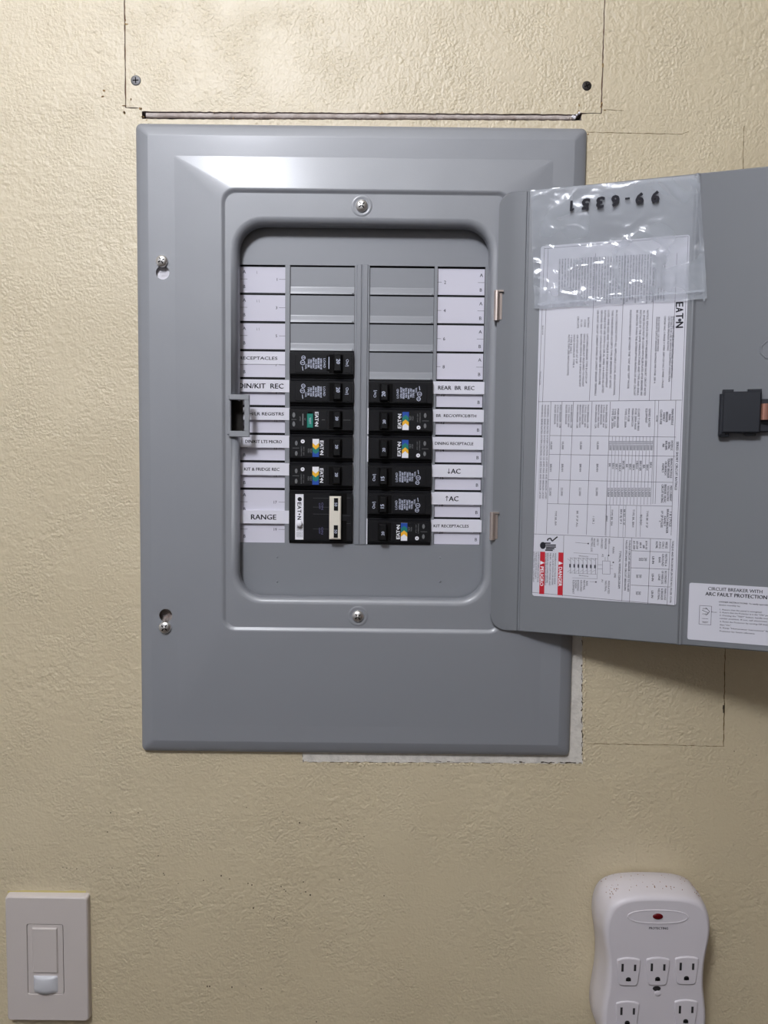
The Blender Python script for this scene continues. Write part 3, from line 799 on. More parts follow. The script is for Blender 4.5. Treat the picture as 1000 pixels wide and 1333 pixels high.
for (s_, h) in ((sR - 3, 0), (sR - 1.9, .3), (sR - .8, 1.35), (sR + .3, 1.5), (sR + 1.6, .6), (sR + 3, 0), (SE - 1, 0), (SE, -1)):
    cols.append((DR, s_, h, 0))
mb = MB(); vs, fs = [], []
for (F, a, h, c) in cols:
    zz = [ZT - c, ZT - c - 1.0, ZB + c + 1.0, ZB + c]; hh = [h - .9, h, h, h - .9]
    vs += [F(a, z, q) for z, q in zip(zz, hh)]
for k in range(len(cols) - 1):
    for j in range(3): fs.append((4 * k + j, 4 * k + j + 1, 4 * k + 4 + j + 1, 4 * k + 4 + j))
mb.add(vs, fs, 0, True)
door = mb.build('door', 'door_paint', panel)
bm = bmesh.new(); bm.from_mesh(door.data)
bm.normal_update()
if sum(f.normal.y for f in bm.faces) > 0: bmesh.ops.reverse_faces(bm, faces=bm.faces)
bm.to_mesh(door.data); bm.free()
door['label'] = 'grey sheet metal door swung open to the right'
sol = door.modifiers.new('s', 'SOLIDIFY'); sol.thickness = 0.0010; sol.offset = -1
bpy.context.view_layer.update(); apply_mods(door)
door.data.set_sharp_from_angle(angle=math.radians(35))
# round pressed mark at the frame edge
c, z = Q(1003, 455); mb = MB(); nn = 8
def cir2(r): return [(c + r * math.cos(2 * math.pi * (i + .5) / nn), z + r * math.sin(2 * math.pi * (i + .5) / nn)) for i in range(nn)]
mb.rings(DR, [(cir2(8.2), 0), (cir2(7.6), .5), (cir2(6.9), .5), (cir2(6.4), 0.05)], 0, cap1=True); mb.build('pressed_mark', 'door_paint', door)

# big wiring sticker
tl, tr_, br_, bl = Q(707, 321), Q(898, 305), Q(880.5, 791), Q(690.5, 772.5)
sx0, sx1 = (tl[0] + bl[0]) / 2, (tr_[0] + br_[0]) / 2; sz1, sz0 = (tl[1] + tr_[1]) / 2, (bl[1] + br_[1]) / 2
mb = MB(); mb.poly(DR, [rrect(sx0, sx1, sz0, sz1, 2.2, 4)], .55, .0)
stk = mb.build('wiring_sticker', 'sticker', door); stk['label'] = 'large white rating and wiring sticker printed sideways'
wz = .63
pr = MB()
def T(body, px, py0, py1, h, bold=False, mi=0):
    """sideways line of print running down from py0 to py1 at column px"""
    a = Q(px, py0); b = Q(px - (py1 - py0) * .026, py1)
    g = glyphs(body, bold)[2]; nat = (g[1] - g[0]) * h / 0.72; wd = min(max(1, a[1] - b[1]), nat * 1.15)
    pr.text(DR, body, h, (a[0] + b[0]) / 2, a[1] - wd / 2 if len(body) > 6 else (a[1] + b[1]) / 2, -90, width=wd, w_=wz, bold=bold, mi=mi)
def Ln(x0, y0, x1, y1, wd=.3, mi=1): pr.line(DR, Q(x0, y0), Q(x1, y1), wd, wz - .02, mi)
# frame and grid
for (a, b) in (((709, 323), (692.5, 771)), ((896, 308), (878.5, 788)), ((709, 324), (896, 308)), ((692.5, 771), (878.5, 788))): Ln(*a, *b, .3)
Ln(714, 324, 706.6, 523); Ln(706.8, 523, 698, 697, .1)
Ln(701, 523, 887.5, 521, .35)
for (x0, x1) in ((775.5, 767.5), (814, 806), (853, 845.3), (881.5, 873.5)): Ln(x0, 330, x1, 521.5, .3)
Ln(880, 521, 873.8, 697); Ln(857.7, 521, 853, 656, .25); Ln(853, 521, 850, 656, .25)
for (x0, x1, y0, y1) in ((717.5, 711.5, 523, 695), (732, 726.5, 523, 656), (746.7, 739.5, 523, 695), (771, 763.5, 523, 696), (794.7, 788, 523, 697)): Ln(x0, y0, x1, y1)
for (y0, y1, x0, x1) in ((567, 569, 716, 880), (591.5, 594, 715, 879), (624.5, 628, 713.5, 876.5), (655.5, 659, 712.5, 875.5), (695, 702, 695, 874.5)): Ln(x0, y0, x1, y1)
for k in range(13):
    x = 797.5 + 4.45 * k; Ln(x, 568, x - 3.6, 657, .22)
for x in (790, 795, 806, 812, 815, 829, 834.5): Ln(x, 658, x - 1, 699, .22)
Ln(734.2, 697, 732.5, 776); Ln(812, 700, 809.7, 782.5); Ln(822.7, 700, 819.6, 784); Ln(847, 701, 843.5, 786); Ln(873, 702, 868.5, 787)
for (y0, y1) in ((716.6, 719), (739, 741), (761.5, 764)): Ln(821.5, y0, 872, y1)
# upper dense text (partly under the bag)
big = ['ENCLOSED PANELBOARD RATING: 125 AMPS MAX.', 'USE MAIN BREAKER RATING', '120/240 VAC 1 PHASE 3 WIRE 208Y/120 VAC 3 WIRE 1 PHASE', 'BUS RATING: 125 AMPS MAX',
       'MAXIMUM SUM OF BREAKER RATINGS PER STAB: 200 A']
for (px, y0, y1, b_) in ((877, 412, 496, big[0]), (874, 412, 497, 'SUITABLE FOR USE AS SERVICE EQUIPMENT WHEN MAIN'), (871, 412, 460, big[1]), (865.5, 412, 514, big[2]),
                         (858, 413, 462, big[3]), (855, 413, 505, big[4])): T(b_, px, y0, y1, 1.4, bold=(b_ == big[0]))
para = ['NOTICE: REPLACE ONLY WITH REQUIRED SERIES SHORT CIRCUIT RATED', 'ALL SPARE SPACES MUST BE CLOSED WITH FILLER PLATES AFTER BREAKERS ARE',
        'INSTALLED BY THE SAME MANUFACTURER AND TYPE AND SHALL', 'BE GREATER THAN THE INTERRUPTING RATING OF ANY CIRCUIT',
        'POSITION MIDWAY BETWEEN THE "ON" AND "OFF" MODE', 'IN ACCORDANCE WITH ALL APPLICABLE LOCAL AND NATIONAL',
        'THIS PANELBOARD ACCEPTS TYPE BR BREAKERS AT 60/75C', 'LUGS: WIRE SIZES AND TORQUE FOR SERVICE EQUIPMENT', 'SUITABLE FOR USE WITH CU OR AL WIRE 14-4 AWG AS LISTED',
        'GROUND BAR KIT CATALOG NUMBERS SEE ENCLOSURE', 'USE SHORT CIRCUIT CURRENT RATING OF LOWEST BREAKER TERMINALS']
for k, px in enumerate((843, 838.5, 834, 829.5, 821, 803, 797.5, 792.5, 788, 783.5, 778.5)):
    T(para[k], px, 404, 515 if k not in (4,) else 506, 1.55)
for k, (px, y0, y1, b_) in enumerate(((765, 435, 502, 'LATCHING BREAKER TYPE B LATCH UP'), (761, 435, 506, 'DEVICE SERIES KIT REQUIRED TO MOUNT'), (757, 435, 512, 'BACKFED DEVICE AND 4 SPACE RETROFIT'),
                                      (752, 436, 478, 'OR STOCK KIT AT 4 SP'), (748, 436, 488, 'HOLD DOWN KIT: TYPE 4'), (744, 436, 500, '* TYPE B ONLY'), (741, 436, 517, 'NOTE ITEM (SEE INSTALLATION)'),
                                      (766.5, 412, 428, 'RATING'), (762, 412, 430, 'CODE'), (757.5, 412, 430, '15-125'), (753, 412, 430, 'CIRCUITS'))):
    T(b_, px, y0, y1, 1.5)
T('PUB. NO. 42A 2010', 707, 424, 436, 1.1); T('Printed in U.S.A.', 704, 484, 518, 1.1)
# text under the bag: many short lines
lorem = ['MAIN BREAKER TYPE', 'CLASS CTL PANELBOARD', 'LISTED ENCLOSED', 'INSTALL PER CODE', 'COPPER OR ALUMINUM', 'SEE WIRING DIAGRAM', 'WIRE BINDING SCREW', 'ISSUE NO. 8-417', 'BONDING SCREW IN']
for k in range(38):
    px = 866 - 3.7 * k
    if 0 <= k < 38: T(lorem[k % 9] + ' ' + lorem[(k * 4 + 2) % 9], px, 330 + (866 - px) * .055, 394 + R.uniform(-5, 2), 1.35, mi=1)
# maker name at the right top of the sticker
for b_, y, wd in (('E', 396.5, 6), ('A', 403.5, 6), ('T', 411.5, 7), ('N', 423, 7.5)):
    a = Q(885, y); pr.text(DR, b_, 6.0, a[0], a[1], -90, width=wd * .62, w_=wz, bold=True, mi=4)
a = Q(885, 416.8); pr.disc(DR, a[0], a[1], 1.3, wz - .05, wz, 0, 12)
# table contents
T('SERIES SHORT CIRCUIT RATINGS', 882, 575, 638, 1.9, True)
hd = [['MAIN MODULE', 'MAIN', 'BREAKER', 'FAMILY', 'CLASS FUSE'], ['SYSTEM SC', 'RATING', 'RMS AMPS', 'MAX'], ['BRANCH MODULE', 'TENANT BREAKER', 'OR BRANCH', 'FAMILY'],
      ['MAX CURRENT', 'VOLTAGE MAX', 'BREAKER 10KAIC', 'CIRCUIT RATING'], ['1 & 2 POLE', 'BRANCH BREAKER', 'FAMILY', '1P 2P POLES', '*']]
for (ys, col) in zip(((530, 556), (570, 590), (596, 623), (630, 655), (662, 695)), hd):
    for k, b_ in enumerate(col):
        l = min(1, len(b_) / 13) * (ys[1] - ys[0]) * .95; m_ = (ys[0] + ys[1]) / 2
        T(b_, 876 - (ys[0] - 523) * .02 - 3.7 * k, m_ - l / 2, m_ + l / 2, 1.7, True)
T('NONE', 855.5, 540, 550, 1.2)
for (px, b_) in ((846, 'SERIES RATED'), (842, 'EQUIPMENT'), (832, 'CLASS T OR RK5'), (828, 'FUSE 200A MAX'), (824, 'MAIN SWITCH'), (819, 'MAX FUSE'), (815, 'TYPE CC 200A'), (805, 'MAIN BREAKER'), (801, 'TYPE BR 125A'), (798, 'TYPE CSR 200A')):
    l = len(b_) * 2.1; T(b_, px, 532, 532 + l, 1.6)
for x_, nl in ((783, 5), (759, 5), (739.5, 3), (725, 3)):
    for k in range(nl):
        T(['MAIN BREAKER: CSR', '2 POLE, 25KAIC BW', 'FEEDER BREAKER', 'BRANCH 100A MAX'][k % 4], x_ + 7 - 3.4 * k - (0 if nl == 5 else 2), 527, 563, 1.4)
for k in range(3): T('WARNING: SERIES RATED SYSTEM CAUTION 125 AMPS MAX AND BREAKER LISTED', 714 - 3.8 * k, 527, 694, 1.4)
for (y, b_) in ((580, '10,000'), (609, 'BRHH'), (640, '22,000')):
    for x_ in (779, 757, 733.5, 718.5): T(b_, x_ - (y - 560) * .02, y - 6, y + 6, 1.7)
for k in range(13):
    x_ = 795.5 + 4.45 * k
    T('22,000', x_ - .4, 573, 587, 1.9, mi=1); T(['BR', 'BRH', 'BRX', 'HBAX', 'BRH BR'][k % 5], x_ - 1.4, 600, 611 + (k % 4) * 2, 1.7, mi=0); T('10,000', x_ - 3, 634, 648, 1.9, mi=1)
for (x_, y0, y1, b_) in ((724, 665, 684, 'TYPE BR, BW'), (752, 665, 687, 'BR 1P 2P ALL'), (773, 672, 682, '1 OR 2'), (843, 665, 687, 'TYPE BR 1P 2P'), (835, 670, 684, 'BQ BQC'), (825, 663, 690, 'TYPE BR, BRH'), (813, 663, 694, 'BR BD 1P 2P'),
                         (809, 663, 694, 'BRX BJ 2P 3'), (797, 663, 694, 'TYPE BR 30A'), (790.5, 665, 685, 'BRH')): T(b_, x_, y0, y1, 1.6)
# torque tables
T('TORQUE AND PROCEDURE (IN DUE NO.) IN-LBS: CU/AL', 875.8, 704, 785, 1.4, True)
for (y0, y1, rows) in ((704, 715, ['WIRE SIZE', 'CU/AL 2', 'AWG', 'KCMIL']), (720, 738, ['NEUTRAL &', 'GROUND', 'BAR', '', 'LB-IN']), (742, 761, ['SECONDARY', 'OF MAIN LUG', 'LINE', '', 'LB-IN']), (765, 782, ['MAIN LUGS', '& BREAKER', 'NEUTRAL', '', 'LB-IN'])):
    for k, b_ in enumerate(rows):
        if b_: T(b_, 868 - 4.2 * k - (y0 - 704) * .026, y0 + 1, y1 - 1, 1.7, k > 2)
for (x_, y0, b_) in ((842, 704, '#14-10'), (838.5, 706, '#8'), (834.5, 704, '#6-4'), (830, 704, '#3-2/0'), (826, 704, '#1-300')): T(b_, x_, y0, y0 + 11, 1.6, True)
for (x_, y0, b_) in ((841, 725, '20'), (837, 725, '25'), (833.5, 725, '35'), (834, 747, '50'), (830, 747, '50'), (833, 769, '50'), (829.5, 769, '50')): T(b_, x_, y0, y0 + 6, 1.9)
T('TORQUE CIRCUIT BREAKER LUGS TO VALUES', 820, 703, 770, 1.45, True); T('VALUES SPECIFIED ON CIRCUIT BREAKERS', 815.8, 703, 782, 1.45, True)
T('TYPICAL WIRING DIAGRAM', 807.5, 717, 766, 1.8)
# wiring diagram
bx0, bx1 = 784.5, 794.5
for (a, b) in (((bx0, 730), (bx1, 730.4)), ((bx0, 747), (bx1, 747.4)), ((bx0, 730), (bx0, 747)), ((bx1, 730.4), (bx1, 747.4))): Ln(*a, *b, .25)
for k in range(7):
    x = 743 + 5.4 * k; Ln(x, 725.5 + k * .15, x, 746.5 + k * .15, .3); Ln(x - .6, 734 + k * .2, x - .6, 738.5 + k * .2, 1.4, 0); Ln(x - 4.2, 727, x - .5, 730, .18); Ln(x - 4.2, 744.5, x - .5, 742, .18)
Ln(742, 726, 778, 727.5, .2); Ln(741, 745.5, 777, 747.5, .2); Ln(747, 719.5, 778.5, 721.5, .2); Ln(778.5, 721.5, 777.5, 753.5, .2); Ln(745, 752, 777.5, 753.5, .2)
T('120 VAC', 763, 729, 731, .1); T('TYP', 760, 732, 733, .1)
for (a, b) in (((778, 735), (784.5, 735)), ((778, 740.5), (784.5, 740.5)), ((788, 730), (788, 725)), ((791.5, 730), (791.5, 724)), ((794.5, 736), (798, 736)), ((794.5, 740), (798, 740)), ((749, 706), (765, 707.5)), ((768, 757), (776, 757.5)), ((793, 709), (792.5, 724))): Ln(*a, *b, .22)
for (x, y) in ((798.6, 732), (792.5, 723), (766, 707.5), (776, 757.5)): a = Q(x, y); pr.disc(DR, a[0], a[1], .7, wz - .05, wz, 0, 8)
for (x, y0, y1, b_) in ((784, 700.5, 714, 'UNUSED'), (778.5, 701, 710, 'USED TO'), (774, 701, 712, 'MOUNT'), (771, 700, 718, 'NEUTRAL LUG'), (764.5, 755, 764, 'BAR'), (761, 755, 768, 'NEUTRAL'), (757, 755, 770, 'GROUND'), (753, 755, 769, 'BONDING'), (750, 755, 766, 'SCREW'),
                        (747, 755, 773, 'EQUIPMENT'), (793, 756, 773, 'INSULATED'), (789, 756, 770, 'NEUTRAL'), (801, 746, 752, 'LINE'), (799, 708, 724, 'MAIN'), (793.5, 701, 708, 'MAIN'), (789, 701, 715, 'BREAKER'), (785, 721, 725, 'A2'), (784.5, 754, 757.5, 'A1'), (806, 751, 751.2, 'I')): T(b_, x, y0, y1, 1.5)
for (y, b_) in ((724, 'BRANCH'), (749.5, 'BRANCH')):
    a = Q(760, y); pr.text(DR, b_, .9, a[0], a[1], -3, width=8, w_=wz, mi=1)
# warning text beside the red bars
for (x, y0, b_) in ((723.5, 720, 'HAZARDOUS VOLTAGE INSIDE'), (720.5, 720, 'WILL CAUSE DEATH OR SEVERE'), (717, 720, 'INJURY. TURN OFF POWER AND'), (713.5, 720, 'REMOVE ALL COVERS BEFORE'), (711, 720, 'VOLTAJE PELIGROSO ADENTRO'),
                    (701.5, 718, 'CORTE LA ENERGIA ANTES DE'), (698.5, 718, 'TRABAJAR EN ESTE EQUIPO'), (695.8, 718, 'SOLO PERSONAL CALIFICADO')): T(b_, x, y0, 770 + R.uniform(-6, 3), 1.25, mi=0)
# red bars
def bar(x0, x1, y0, y1, mi):
    pts = [Q(x0, y0), Q(x1, y0 + .3), Q(x1 - (y1 - y0) * .024, y1 + .3), Q(x0 - (y1 - y0) * .024, y1)]
    pr.quad(DR, pts[::-1], wz + .01, mi)
bar(727.3, 734, 719, 774.5, 2); bar(703.5, 710, 718, 773, 2)
def WT(b_, px, y0, y1, h):
    a = Q(px, y0); b = Q(px - (y1 - y0) * .026, y1)
    pr.text(DR, b_, h, (a[0] + b[0]) / 2, (a[1] + b[1]) / 2, -90, width=a[1] - b[1], w_=wz + .05, bold=True, mi=3)
WT('DANGER', 730, 738, 763, 3.0); WT('PELIGRO', 706, 737.5, 762.5, 3.0)
for (px, y) in ((730.3, 733), (706.4, 732.5)):
    a = Q(px, y); pr.quad(DR, [(a[0] + 1.9, a[1]), (a[0] - 1.9, a[1] + 1.7), (a[0] - 1.9, a[1] - 1.7)], wz + .05, 3)
# shock hand pictogram
a = Q(707, 710); pr.disc(DR, a[0], a[1], 2.6, wz - .03, wz, 4, 14, ry=3.2)
for (x0, y0, x1, y1) in ((709, 707, 717, 707), (711, 709.5, 724, 709.6), (711, 712, 724, 712), (711, 714, 722, 714.2), (710, 716, 720, 716.3)): pr.line(DR, Q(x0, y0), Q(x1, y1), 1.15, wz, 4)
for (x0, y0, x1, y1) in ((713, 704, 713.5, 701.5), (713.5, 701.5, 717, 700.5), (717, 700.5, 719, 704.5), (719, 704.5, 726, 698.5)): pr.line(DR, Q(x0, y0), Q(x1, y1), 1.1, wz, 4)
pr.build('sticker_print', ['ink_soft', 'ink_soft', 'red', 'white_print', 'ink'], door, recalc=False)

# small arc fault sticker
tl, bl = Q(898, 758.5), Q(894.5, 832); tr_ = Q(1000, 764.5)
ax0 = (tl[0] + bl[0]) / 2; ax1 = ax0 + 84; az1, az0 = tl[1], bl[1]
mb = MB(); mb.poly(DR, [rrect(ax0, ax1, az0, az1, 1.6, 3)], .45, 0)
s2_ = mb.build('warning_sticker', 'sticker', door); s2_['label'] = 'white arc fault instruction sticker at the lower right of the door'
pr = MB(); wz = .52
def H(body, x0, x1, y, h, bold=False, mi=0):
    y2 = y + (x1 - x0) * .07
    a, b = Q(x0, y), Q(x1, y2); pr.text(DR, body, h, (a[0] + b[0]) / 2, (a[1] + b[1]) / 2, 0, width=b[0] - a[0], w_=wz, bold=bold, mi=mi)
H('CIRCUIT BREAKER WITH', 922, 992.5, 765.5, 2.9); H('ARC FAULT PROTECTION', 918.5, 998.5, 772.2, 3.1, True)
H('OWNER INSTRUCTIONS: To verify operation of', 936, 1006, 783, 1.25, True); H('device monthly by:', 936, 964, 787, 1.25)
for (y, x1, b_) in ((793, 992, '1. Assure that the panel is energized.'), (796.7, 1008, '2. Assure that the Protector is in the "ON" position.'), (800.7, 1008, '3. Pressing the "TEST" button, handle moves to'), (804.6, 1008, 'center position. If not, call electrician imm.'),
                    (808.8, 1008, '4. Reset the Protector by turning Off then "On"'), (813, 952, 'then "On".'), (817, 1008, '5. Keep "Homeowner Instructions" behind'), (821.3, 983, 'Protector for future reference.')):
    H(b_, 937, x1, y, 1.25)
a, b = Q(911, 788), Q(925.5, 813.5)
for (p, q) in (((a[0], a[1]), (b[0], a[1])), ((a[0], b[1]), (b[0], b[1])), ((a[0], a[1]), (a[0], b[1])), ((b[0], a[1]), (b[0], b[1]))): pr.line(DR, p, q, .3, wz, 1)
H('ON', 915, 921, 792, 1.1); H('OFF', 914.5, 922, 799, 1.1); H('TEST', 914, 922, 809.5, 1.3, True); H('Reset', 926.5, 933.5, 796.3, .9)
a, b = Q(914, 794), Q(923, 798)
pr.line(DR, a, b, .4, wz, 1); pr.line(DR, Q(914, 805), Q(922, 805.5), .3, wz, 1); pr.line(DR, Q(919, 791), Q(924, 796), .4, wz, 1); pr.line(DR, Q(924, 796), Q(919, 801), .4, wz, 1)
pr.build('sticker_print', ['ink', 'ink_soft'], door, recalc=False)

# black latch body at the frame edge
a = Q(938, 510, 8); b = Q(995, 567, 8); l0, l1, m0, m1 = a[0], b[0], b[1], a[1]
mb = MB()
mb.box(DR, l0 + 2, l1 - 3, m0 + 2, m1, .0, 9, 0, bev=1.2)
mb.box(DR, l0, l0 + 6, m0, m1 - 1.5, .0, 7, 0, bev=1)
mb.box(DR, l0 + 2, l0 + 10, m1 - 3, m1 + 1.8, 0, 7.5, 0, bev=.6); mb.box(DR, l1 - 13, l1 - 3, m1 - 3, m1 + 1.8, 0, 7.5, 0, bev=.6)
mb.box(DR, l0 + 1, l0 + 8, m0 - 1, m0 + 3, 0, 6, 0, bev=.6); mb.box(DR, l1 - 14, l1 - 6, m0, m0 + 3, 0, 6, 0, bev=.6)
mb.box(DR, l1 - 4, l1 + 14, m0 + 3, m1 - 6, 0, 5, 0, bev=.8)
lt_ = mb.build('door_latch', 'latch', door); lt_['label'] = 'black plastic latch body on the inside of the door'
mb = MB(); c = Q(997.5, 536, 9); c0 = c[0]
CFm = Frame(DR(c0, c[1], 6.5), DR.u, DR.n, (0, 0, 1))
mb.disc(CFm, 0, 0, 4.4, -6.4, 6.4, 0, 20); mb.build('latch_spring', 'copper', door)['label'] = 'copper-coloured steel latch tongue'

# ------------------------------------------------------------------ plastic bag over the top of the sticker
bagl = DR(Q(690, 248)[0], Q(690, 248)[1] - 40, 1)
bag = thing('plastic_bag', 'crinkled clear plastic bag printed 99-6351, hung upside down on the door', 'plastic bag', DR((Q(690, 248)[0] + Q(912, 228)[0]) / 2, Q(800, 400)[1], 2))
b_tl, b_tr, b_br, b_bl = Q(691, 247, 3), Q(911, 228, 3), Q(921, 389, 3), Q(696, 402, 3)
from mathutils import noise
nu, nv = 90, 70
vs, fs = [], []
for j in range(nv + 1):
    v = j / nv
    for i in range(nu + 1):
        u = i / nu
        a = (b_tl[0] * (1 - u) + b_tr[0] * u) * (1 - v) + (b_bl[0] * (1 - u) + b_br[0] * u) * v
        z = (b_tl[1] * (1 - u) + b_tr[1] * u) * (1 - v) + (b_bl[1] * (1 - u) + b_br[1] * u) * v
        q = noise.noise(Vector((a * .05, z * .05, 3))) + .55 * noise.noise(Vector((a * .12, z * .12, 9)))
        ridge = 1 - abs(noise.noise(Vector((a * .045 + 5, z * .06, 1)))) * 2
        ridge2 = 1 - abs(noise.noise(Vector((a * .09 + 2, z * .035, 7)))) * 2
        am = min(1, max(0, (v - .28) * 3)) * (1 - .55 * u) + .18
        wv = 2.4 + .8 * q * am + 1.6 * max(0, ridge - .84) * 6 * am * .5 + 1.2 * max(0, ridge2 - .88) * 8 * am * .5
        if i in (0, nu): a += .8 * noise.noise(Vector((z * .1, i, 0)))
        if j == nv: z += 1.2 * noise.noise(Vector((a * .08, 4, 0)))
        vs.append(DR(a, z, max(wv, .9)))
for j in range(nv):
    for i in range(nu):
        k = j * (nu + 1) + i; fs.append((k, k + nu + 1, k + nu + 2, k + 1))
mb = MB(); mb.add(vs, fs, 0, True); mb.build('film', 'film', bag, recalc=False)
# welded seams, doubled film
mb = MB()
def strip(p, q, wd, w_): mb.line(DR, Q(*p, w_), Q(*q, w_), wd, w_)
strip((906, 230), (917, 392), 1.3, 4.6); strip((700, 396), (918, 378), 1.6, 4.8)
mb.build('welded_seam', 'film', bag, recalc=False)
# black number, upside down
mb = MB()
for ch, px, py in (('9', 853.5, 256.5), ('9', 833, 258.7), ('-', 817, 258.5), ('6', 801, 261.7), ('3', 781.5, 263.7), ('5', 762.5, 266), ('1', 744.5, 268)):
    a = Q(px, py, 4.2)
    if ch == '-': mb.box(DR, a[0] - 1.9, a[0] + 1.9, a[1] - .8, a[1] + .8, 4.15, 4.25)
    elif ch == '1':
        mb.line(DR, (a[0] - .6, a[1] - 4.4), (a[0] - .3, a[1] + 4.4), 2.0, 4.2); mb.line(DR, (a[0] - .3, a[1] - 4.2), (a[0] + 1.9, a[1] - 2.2), 1.4, 4.21)
    else: mb.text(DR, ch, 8.6, a[0], a[1], 180 - 4, width=6.9, w_=4.2, bold='X')
mb.build('lettering', 'ink', bag, recalc=False)

# ------------------------------------------------------------------ wall switch
wf_ = 7.0
a0, zt1 = P(7, 1172, wf_)[0], P(60, 1169, wf_)[1]; a1 = P(113.5, 1250, wf_)[0]; a0 = (P(7, 1172, wf_)[0] + P(10, 1320, wf_)[0]) / 2
zb1 = P(60, 1328.5, wf_)[1]
sw = thing('light_switch', 'white wall plate with tall switch paddle and bulging sensor, lower left of wall', 'switch', W((a0 + a1) / 2, (zt1 + zb1) / 2, 0))
def sp(px, py, w_=7.0): return P(px, py, w_)
o0, o1 = sp(34.5, 1203), sp(83.5, 1294.5)
mb = MB()
n = 5
rgs = [(rrect(a0 - 1, a1 + 1, zb1 - 1, zt1 + 1.5, 3, n), 0), (rrect(a0 - .8, a1 + .8, zb1 - .8, zt1 + .8, 3, n), 4.5), (rrect(a0 - .2, a1 + .2, zb1 - .2, zt1 + .2, 3, n), 6.5), (rrect(a0 + .6, a1 - .6, zb1 + .6, zt1 - .6, 2.8, n), 7.0),
       (rrect(o0[0] - .3, o1[0] + .3, o1[1] - .3, o0[1] + .3, 2.2, n), 7.0), (rrect(o0[0] + .1, o1[0] - .1, o1[1] + .1, o0[1] - .1, 2, n), 6.4), (rrect(o0[0] + .1, o1[0] - .1, o1[1] + .1, o0[1] - .1, 2, n), 3)]
mb.rings(W, rgs, 0, [0, 1, 1, 0, 0, 0]); mb.build('wall_plate', 'white_plastic', sw)
mb = MB(); mb.poly(W, [rrect(o0[0] + .5, o1[0] - .5, o1[1] + .5, o0[1] - .5, 1.8, n)], 6.6, 3); mb.build('switch_frame', 'white_plastic', sw)
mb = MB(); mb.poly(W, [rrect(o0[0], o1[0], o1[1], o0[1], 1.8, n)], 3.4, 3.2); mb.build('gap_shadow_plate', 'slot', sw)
k0, k1 = sp(42, 1207.5), sp(75.5, 1266)
mb = MB(); mb.box(W, k0[0], k1[0], k1[1], k0[1], 6, 8.2, bev=.8); mb.build('switch_paddle', 'white_plastic', sw)
mb = MB(); q0, q1 = sp(43, 1270), sp(76, 1294)
ns = 12; vs = []; prof = []
for j, (fz, fw_) in enumerate(((0, 0.0), (0.02, .75), (.15, .97), (.4, 1.0), (.7, .95), (.92, .75), (1.0, .0))):
    for i in range(ns + 1):
        t = i / ns; x = q0[0] + (q1[0] - q0[0]) * t; bow = math.sin(math.pi * t) ** .6
        zt2 = q0[1] + .0; zb2 = q1[1] - 2.0 * math.sin(math.pi * t) + 1.5
        vs.append(W(x, zt2 + (zb2 - zt2) * fz, 6.2 + 4.2 * fw_ * bow))
fs = [(j * (ns + 1) + i, (j + 1) * (ns + 1) + i, (j + 1) * (ns + 1) + i + 1, j * (ns + 1) + i + 1) for j in range(6) for i in range(ns)]
mb.add(vs, fs, 0, True); mb.build('sensor_lens', 'lens', sw)['label'] = 'bluish white bulging lens'
mb = MB()
q = [P(8, 1160.5), P(112, 1161), P(117, 1163), P(118, 1325)]
for (a, b) in ((P(10, 1161), P(112, 1161)), ): 
    pts = jag(a, b, 5, .5, R) + [b]
    for p0, p1 in zip(pts[:-1], pts[1:]): mb.line(W, p0, p1, 2.4, .15)
mb.build('paint_edge', 'yellow_edge', wall, recalc=False)

# ------------------------------------------------------------------ surge protector
DS = 42.0
xcS = P(856, 1240, DS)[0]; ztS = P(856, 1168, DS)[1]
sg = thing('surge_protector', 'white plug-in surge protector with five outlets in view, lower right of wall', 'surge protector', W(xcS, ztS - 75, 0))
half = [(0, 0), (14, -.3), (26, -1.6), (36, -5), (42.5, -11), (46, -20), (47.2, -30), (46.6, -40), (44.8, -51), (43.4, -62), (43.0, -74), (43.6, -86), (45.2, -98), (46.6, -110), (46.6, -122), (44, -134), (37, -144), (24, -149), (10, -150), (0, -150)]
full = half[:-1] + [(-x, z) for x, z in half[::-1]][:-1]
def cat(pts, sub=4):
    n = len(pts); o = []
    for i in range(n):
        p0, p1, p2, p3 = pts[i - 1], pts[i], pts[(i + 1) % n], pts[(i + 2) % n]
        for k in range(sub):
            t = k / sub
            o.append(tuple(.5 * ((2 * p1[c]) + (-p0[c] + p2[c]) * t + (2 * p0[c] - 5 * p1[c] + 4 * p2[c] - p3[c]) * t * t + (-p0[c] + 3 * p1[c] - 3 * p2[c] + p3[c]) * t ** 3) for c in (0, 1)))
    return o
ol = cat(full)
SF = Frame(W(xcS, ztS, 0))
def off(o): return [(x * (1 + o / 46), -75 + (z + 75) * (1 + o / 75)) for x, z in ol]
mb = MB()
mb.rings(SF, [(off(1.5), 3), (off(2.2), 4), (off(2.4), 20), (off(2.0), 23), (off(1.2), 33), (off(.6), 37), (off(-.4), 39.8), (off(-1.8), 41.4), (off(-3.4), DS)], 0, [1] * 8, cap0=True, cap1=True)
mb.box(SF, -20, 20, -110, -50, 0.2, 4)
mb.build('body', 'surge', sg)
def S(px, py, w_=DS): a = P(px, py, w_); return a[0] - xcS, a[1] - ztS
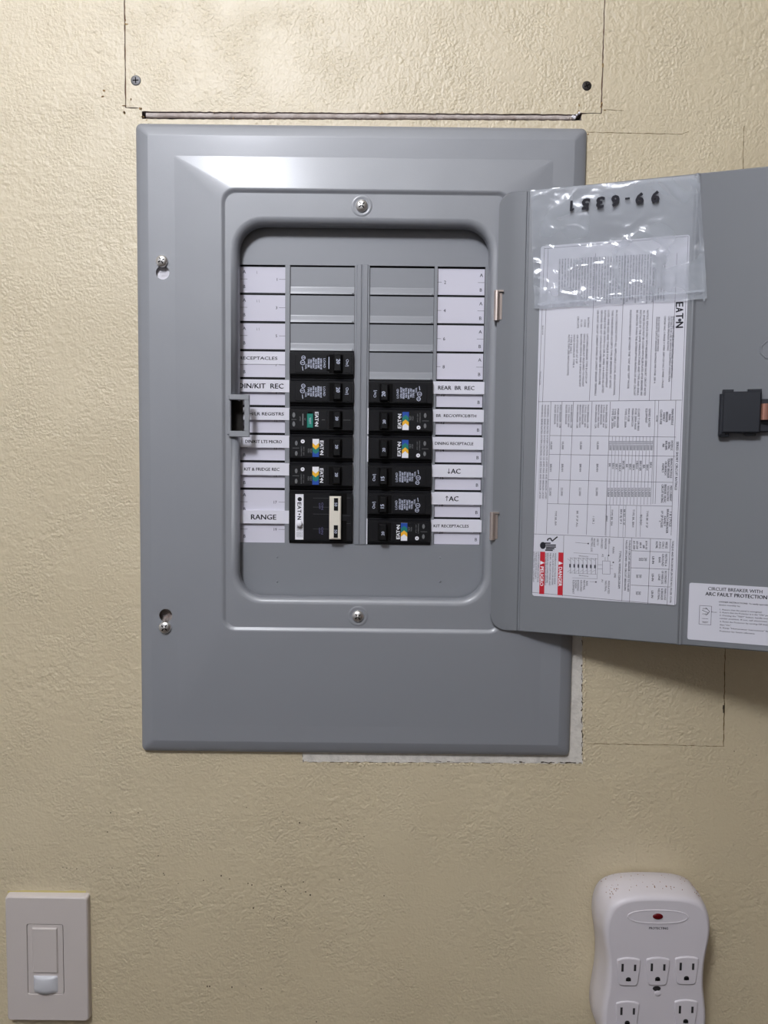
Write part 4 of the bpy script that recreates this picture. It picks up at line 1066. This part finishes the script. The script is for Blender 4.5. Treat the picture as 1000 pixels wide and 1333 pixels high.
def outlet(px, py):
    u, v = S(px, py); hw, hh = 10.6, 13.0
    def sh(k): return [(u + x * k * (hw / 10.6), v + z * k) for x, z in [(-10.4, 10.5), (-9.6, 11.6), (-5, 12.8), (0, 13.2), (5, 12.8), (9.6, 11.6), (10.4, 10.5), (10.2, 4), (8.6, -10.6), (7.4, -12.4), (5.6, -13), (-5.6, -13), (-7.4, -12.4), (-8.6, -10.6), (-10.2, 4)]]
    mb = MB(); mb.rings(SF, [(sh(1.03), DS - 1), (sh(1.0), DS + .8), (sh(.93), DS + 1.3), (sh(.9), DS + 1.2)], 0, [0, 1, 1], cap1=True)
    o = mb.build('outlet', 'surge', sg)
    wz = DS + 1.25
    for (x, h) in ((-5.6, 7.2), (5.6, 6.0)):  # flush dark plates in place of the shaded slot openings
        mb = MB(); mb.box(SF, u + x - 1.0, u + x + 1.0, v + 4.2 - h / 2, v + 4.2 + h / 2, wz - .3, wz + .08); mb.build('blade_slot', 'slot', o)
    mb = MB(); mb.disc(SF, u, v - 6.6, 2.3, wz - .3, wz + .08, 0, 18, ry=2.0); mb.quad(SF, [(u - 2.3, v - 8.4), (u + 2.3, v - 8.4), (u + 2.3, v - 6.6), (u - 2.3, v - 6.6)], wz + .08); mb.build('ground_slot', 'slot', o)
for p in ((818, 1264.5), (856, 1264), (893.5, 1263)): outlet(*p)
for p in ((816.5, 1321), (892.5, 1319)): outlet(*p)
u, v = S(855, 1288.5)
mb = MB(); mb.disc(SF, u, v + 1.2, 3.6, DS - .2, DS + .1, 1, 20, ry=2.4); mb.disc(SF, u + 1, v - 3.2, 3.0, DS - .2, DS + .4, 0, 16, dome=.6, ry=2.6); mb.build('mounting_screw', ['surge', 'slot'], sg)
u, v = S(856.5, 1193.5)
mb = MB(); mk = 40
def sup(a, b, k): return [(u + a * k * math.copysign(abs(math.cos(t)) ** .8, math.cos(t)), v + b * k * math.copysign(abs(math.sin(t)) ** .9, math.sin(t))) for t in [2 * math.pi * i / mk for i in range(mk)]]
mb.rings(SF, [(sup(27.5, 6.6, 1), DS - .1), (sup(27.2, 6.3, 1), DS + .5), (sup(26.4, 5.8, 1), DS + .45), (sup(25.8, 5.3, 1), DS + .05)], 0, [1, 1, 1], cap1=True)
mb.build('indicator_bezel', 'surge', sg)
mb = MB(); mb.disc(SF, u, v + .5, 4.6, DS - .1, DS + .5, 0, 24, dome=.8, ry=2.7); mb.build('indicator_light', 'led', sg)['label'] = 'dark red oval indicator light'
u, v = S(857.5, 1208.2); mb = MB(); mb.text(SF, 'PROTECTING', 2.2, u, v, 0, width=17, w_=DS + .08, bold=True); mb.build('lettering', 'ink', sg, recalc=False)
# dust specks lying on its top
mb = MB()
import bisect
for k in range(90):
    i = R.choice(range(-14, 15)); x, z = off(2.2)[i]; w_ = R.uniform(5, 34); r = R.uniform(.2, .55)
    x += R.uniform(-1, 1)
    F2 = Frame(SF(x, z + .05, w_), (1, 0, 0), (0, -1, 0), (0, 0, 1))
    mb.disc(F2, 0, 0, r, -.4, .12, 0, 6)
mb.build('dust_speck', 'dust', sg)['kind'] = 'stuff'
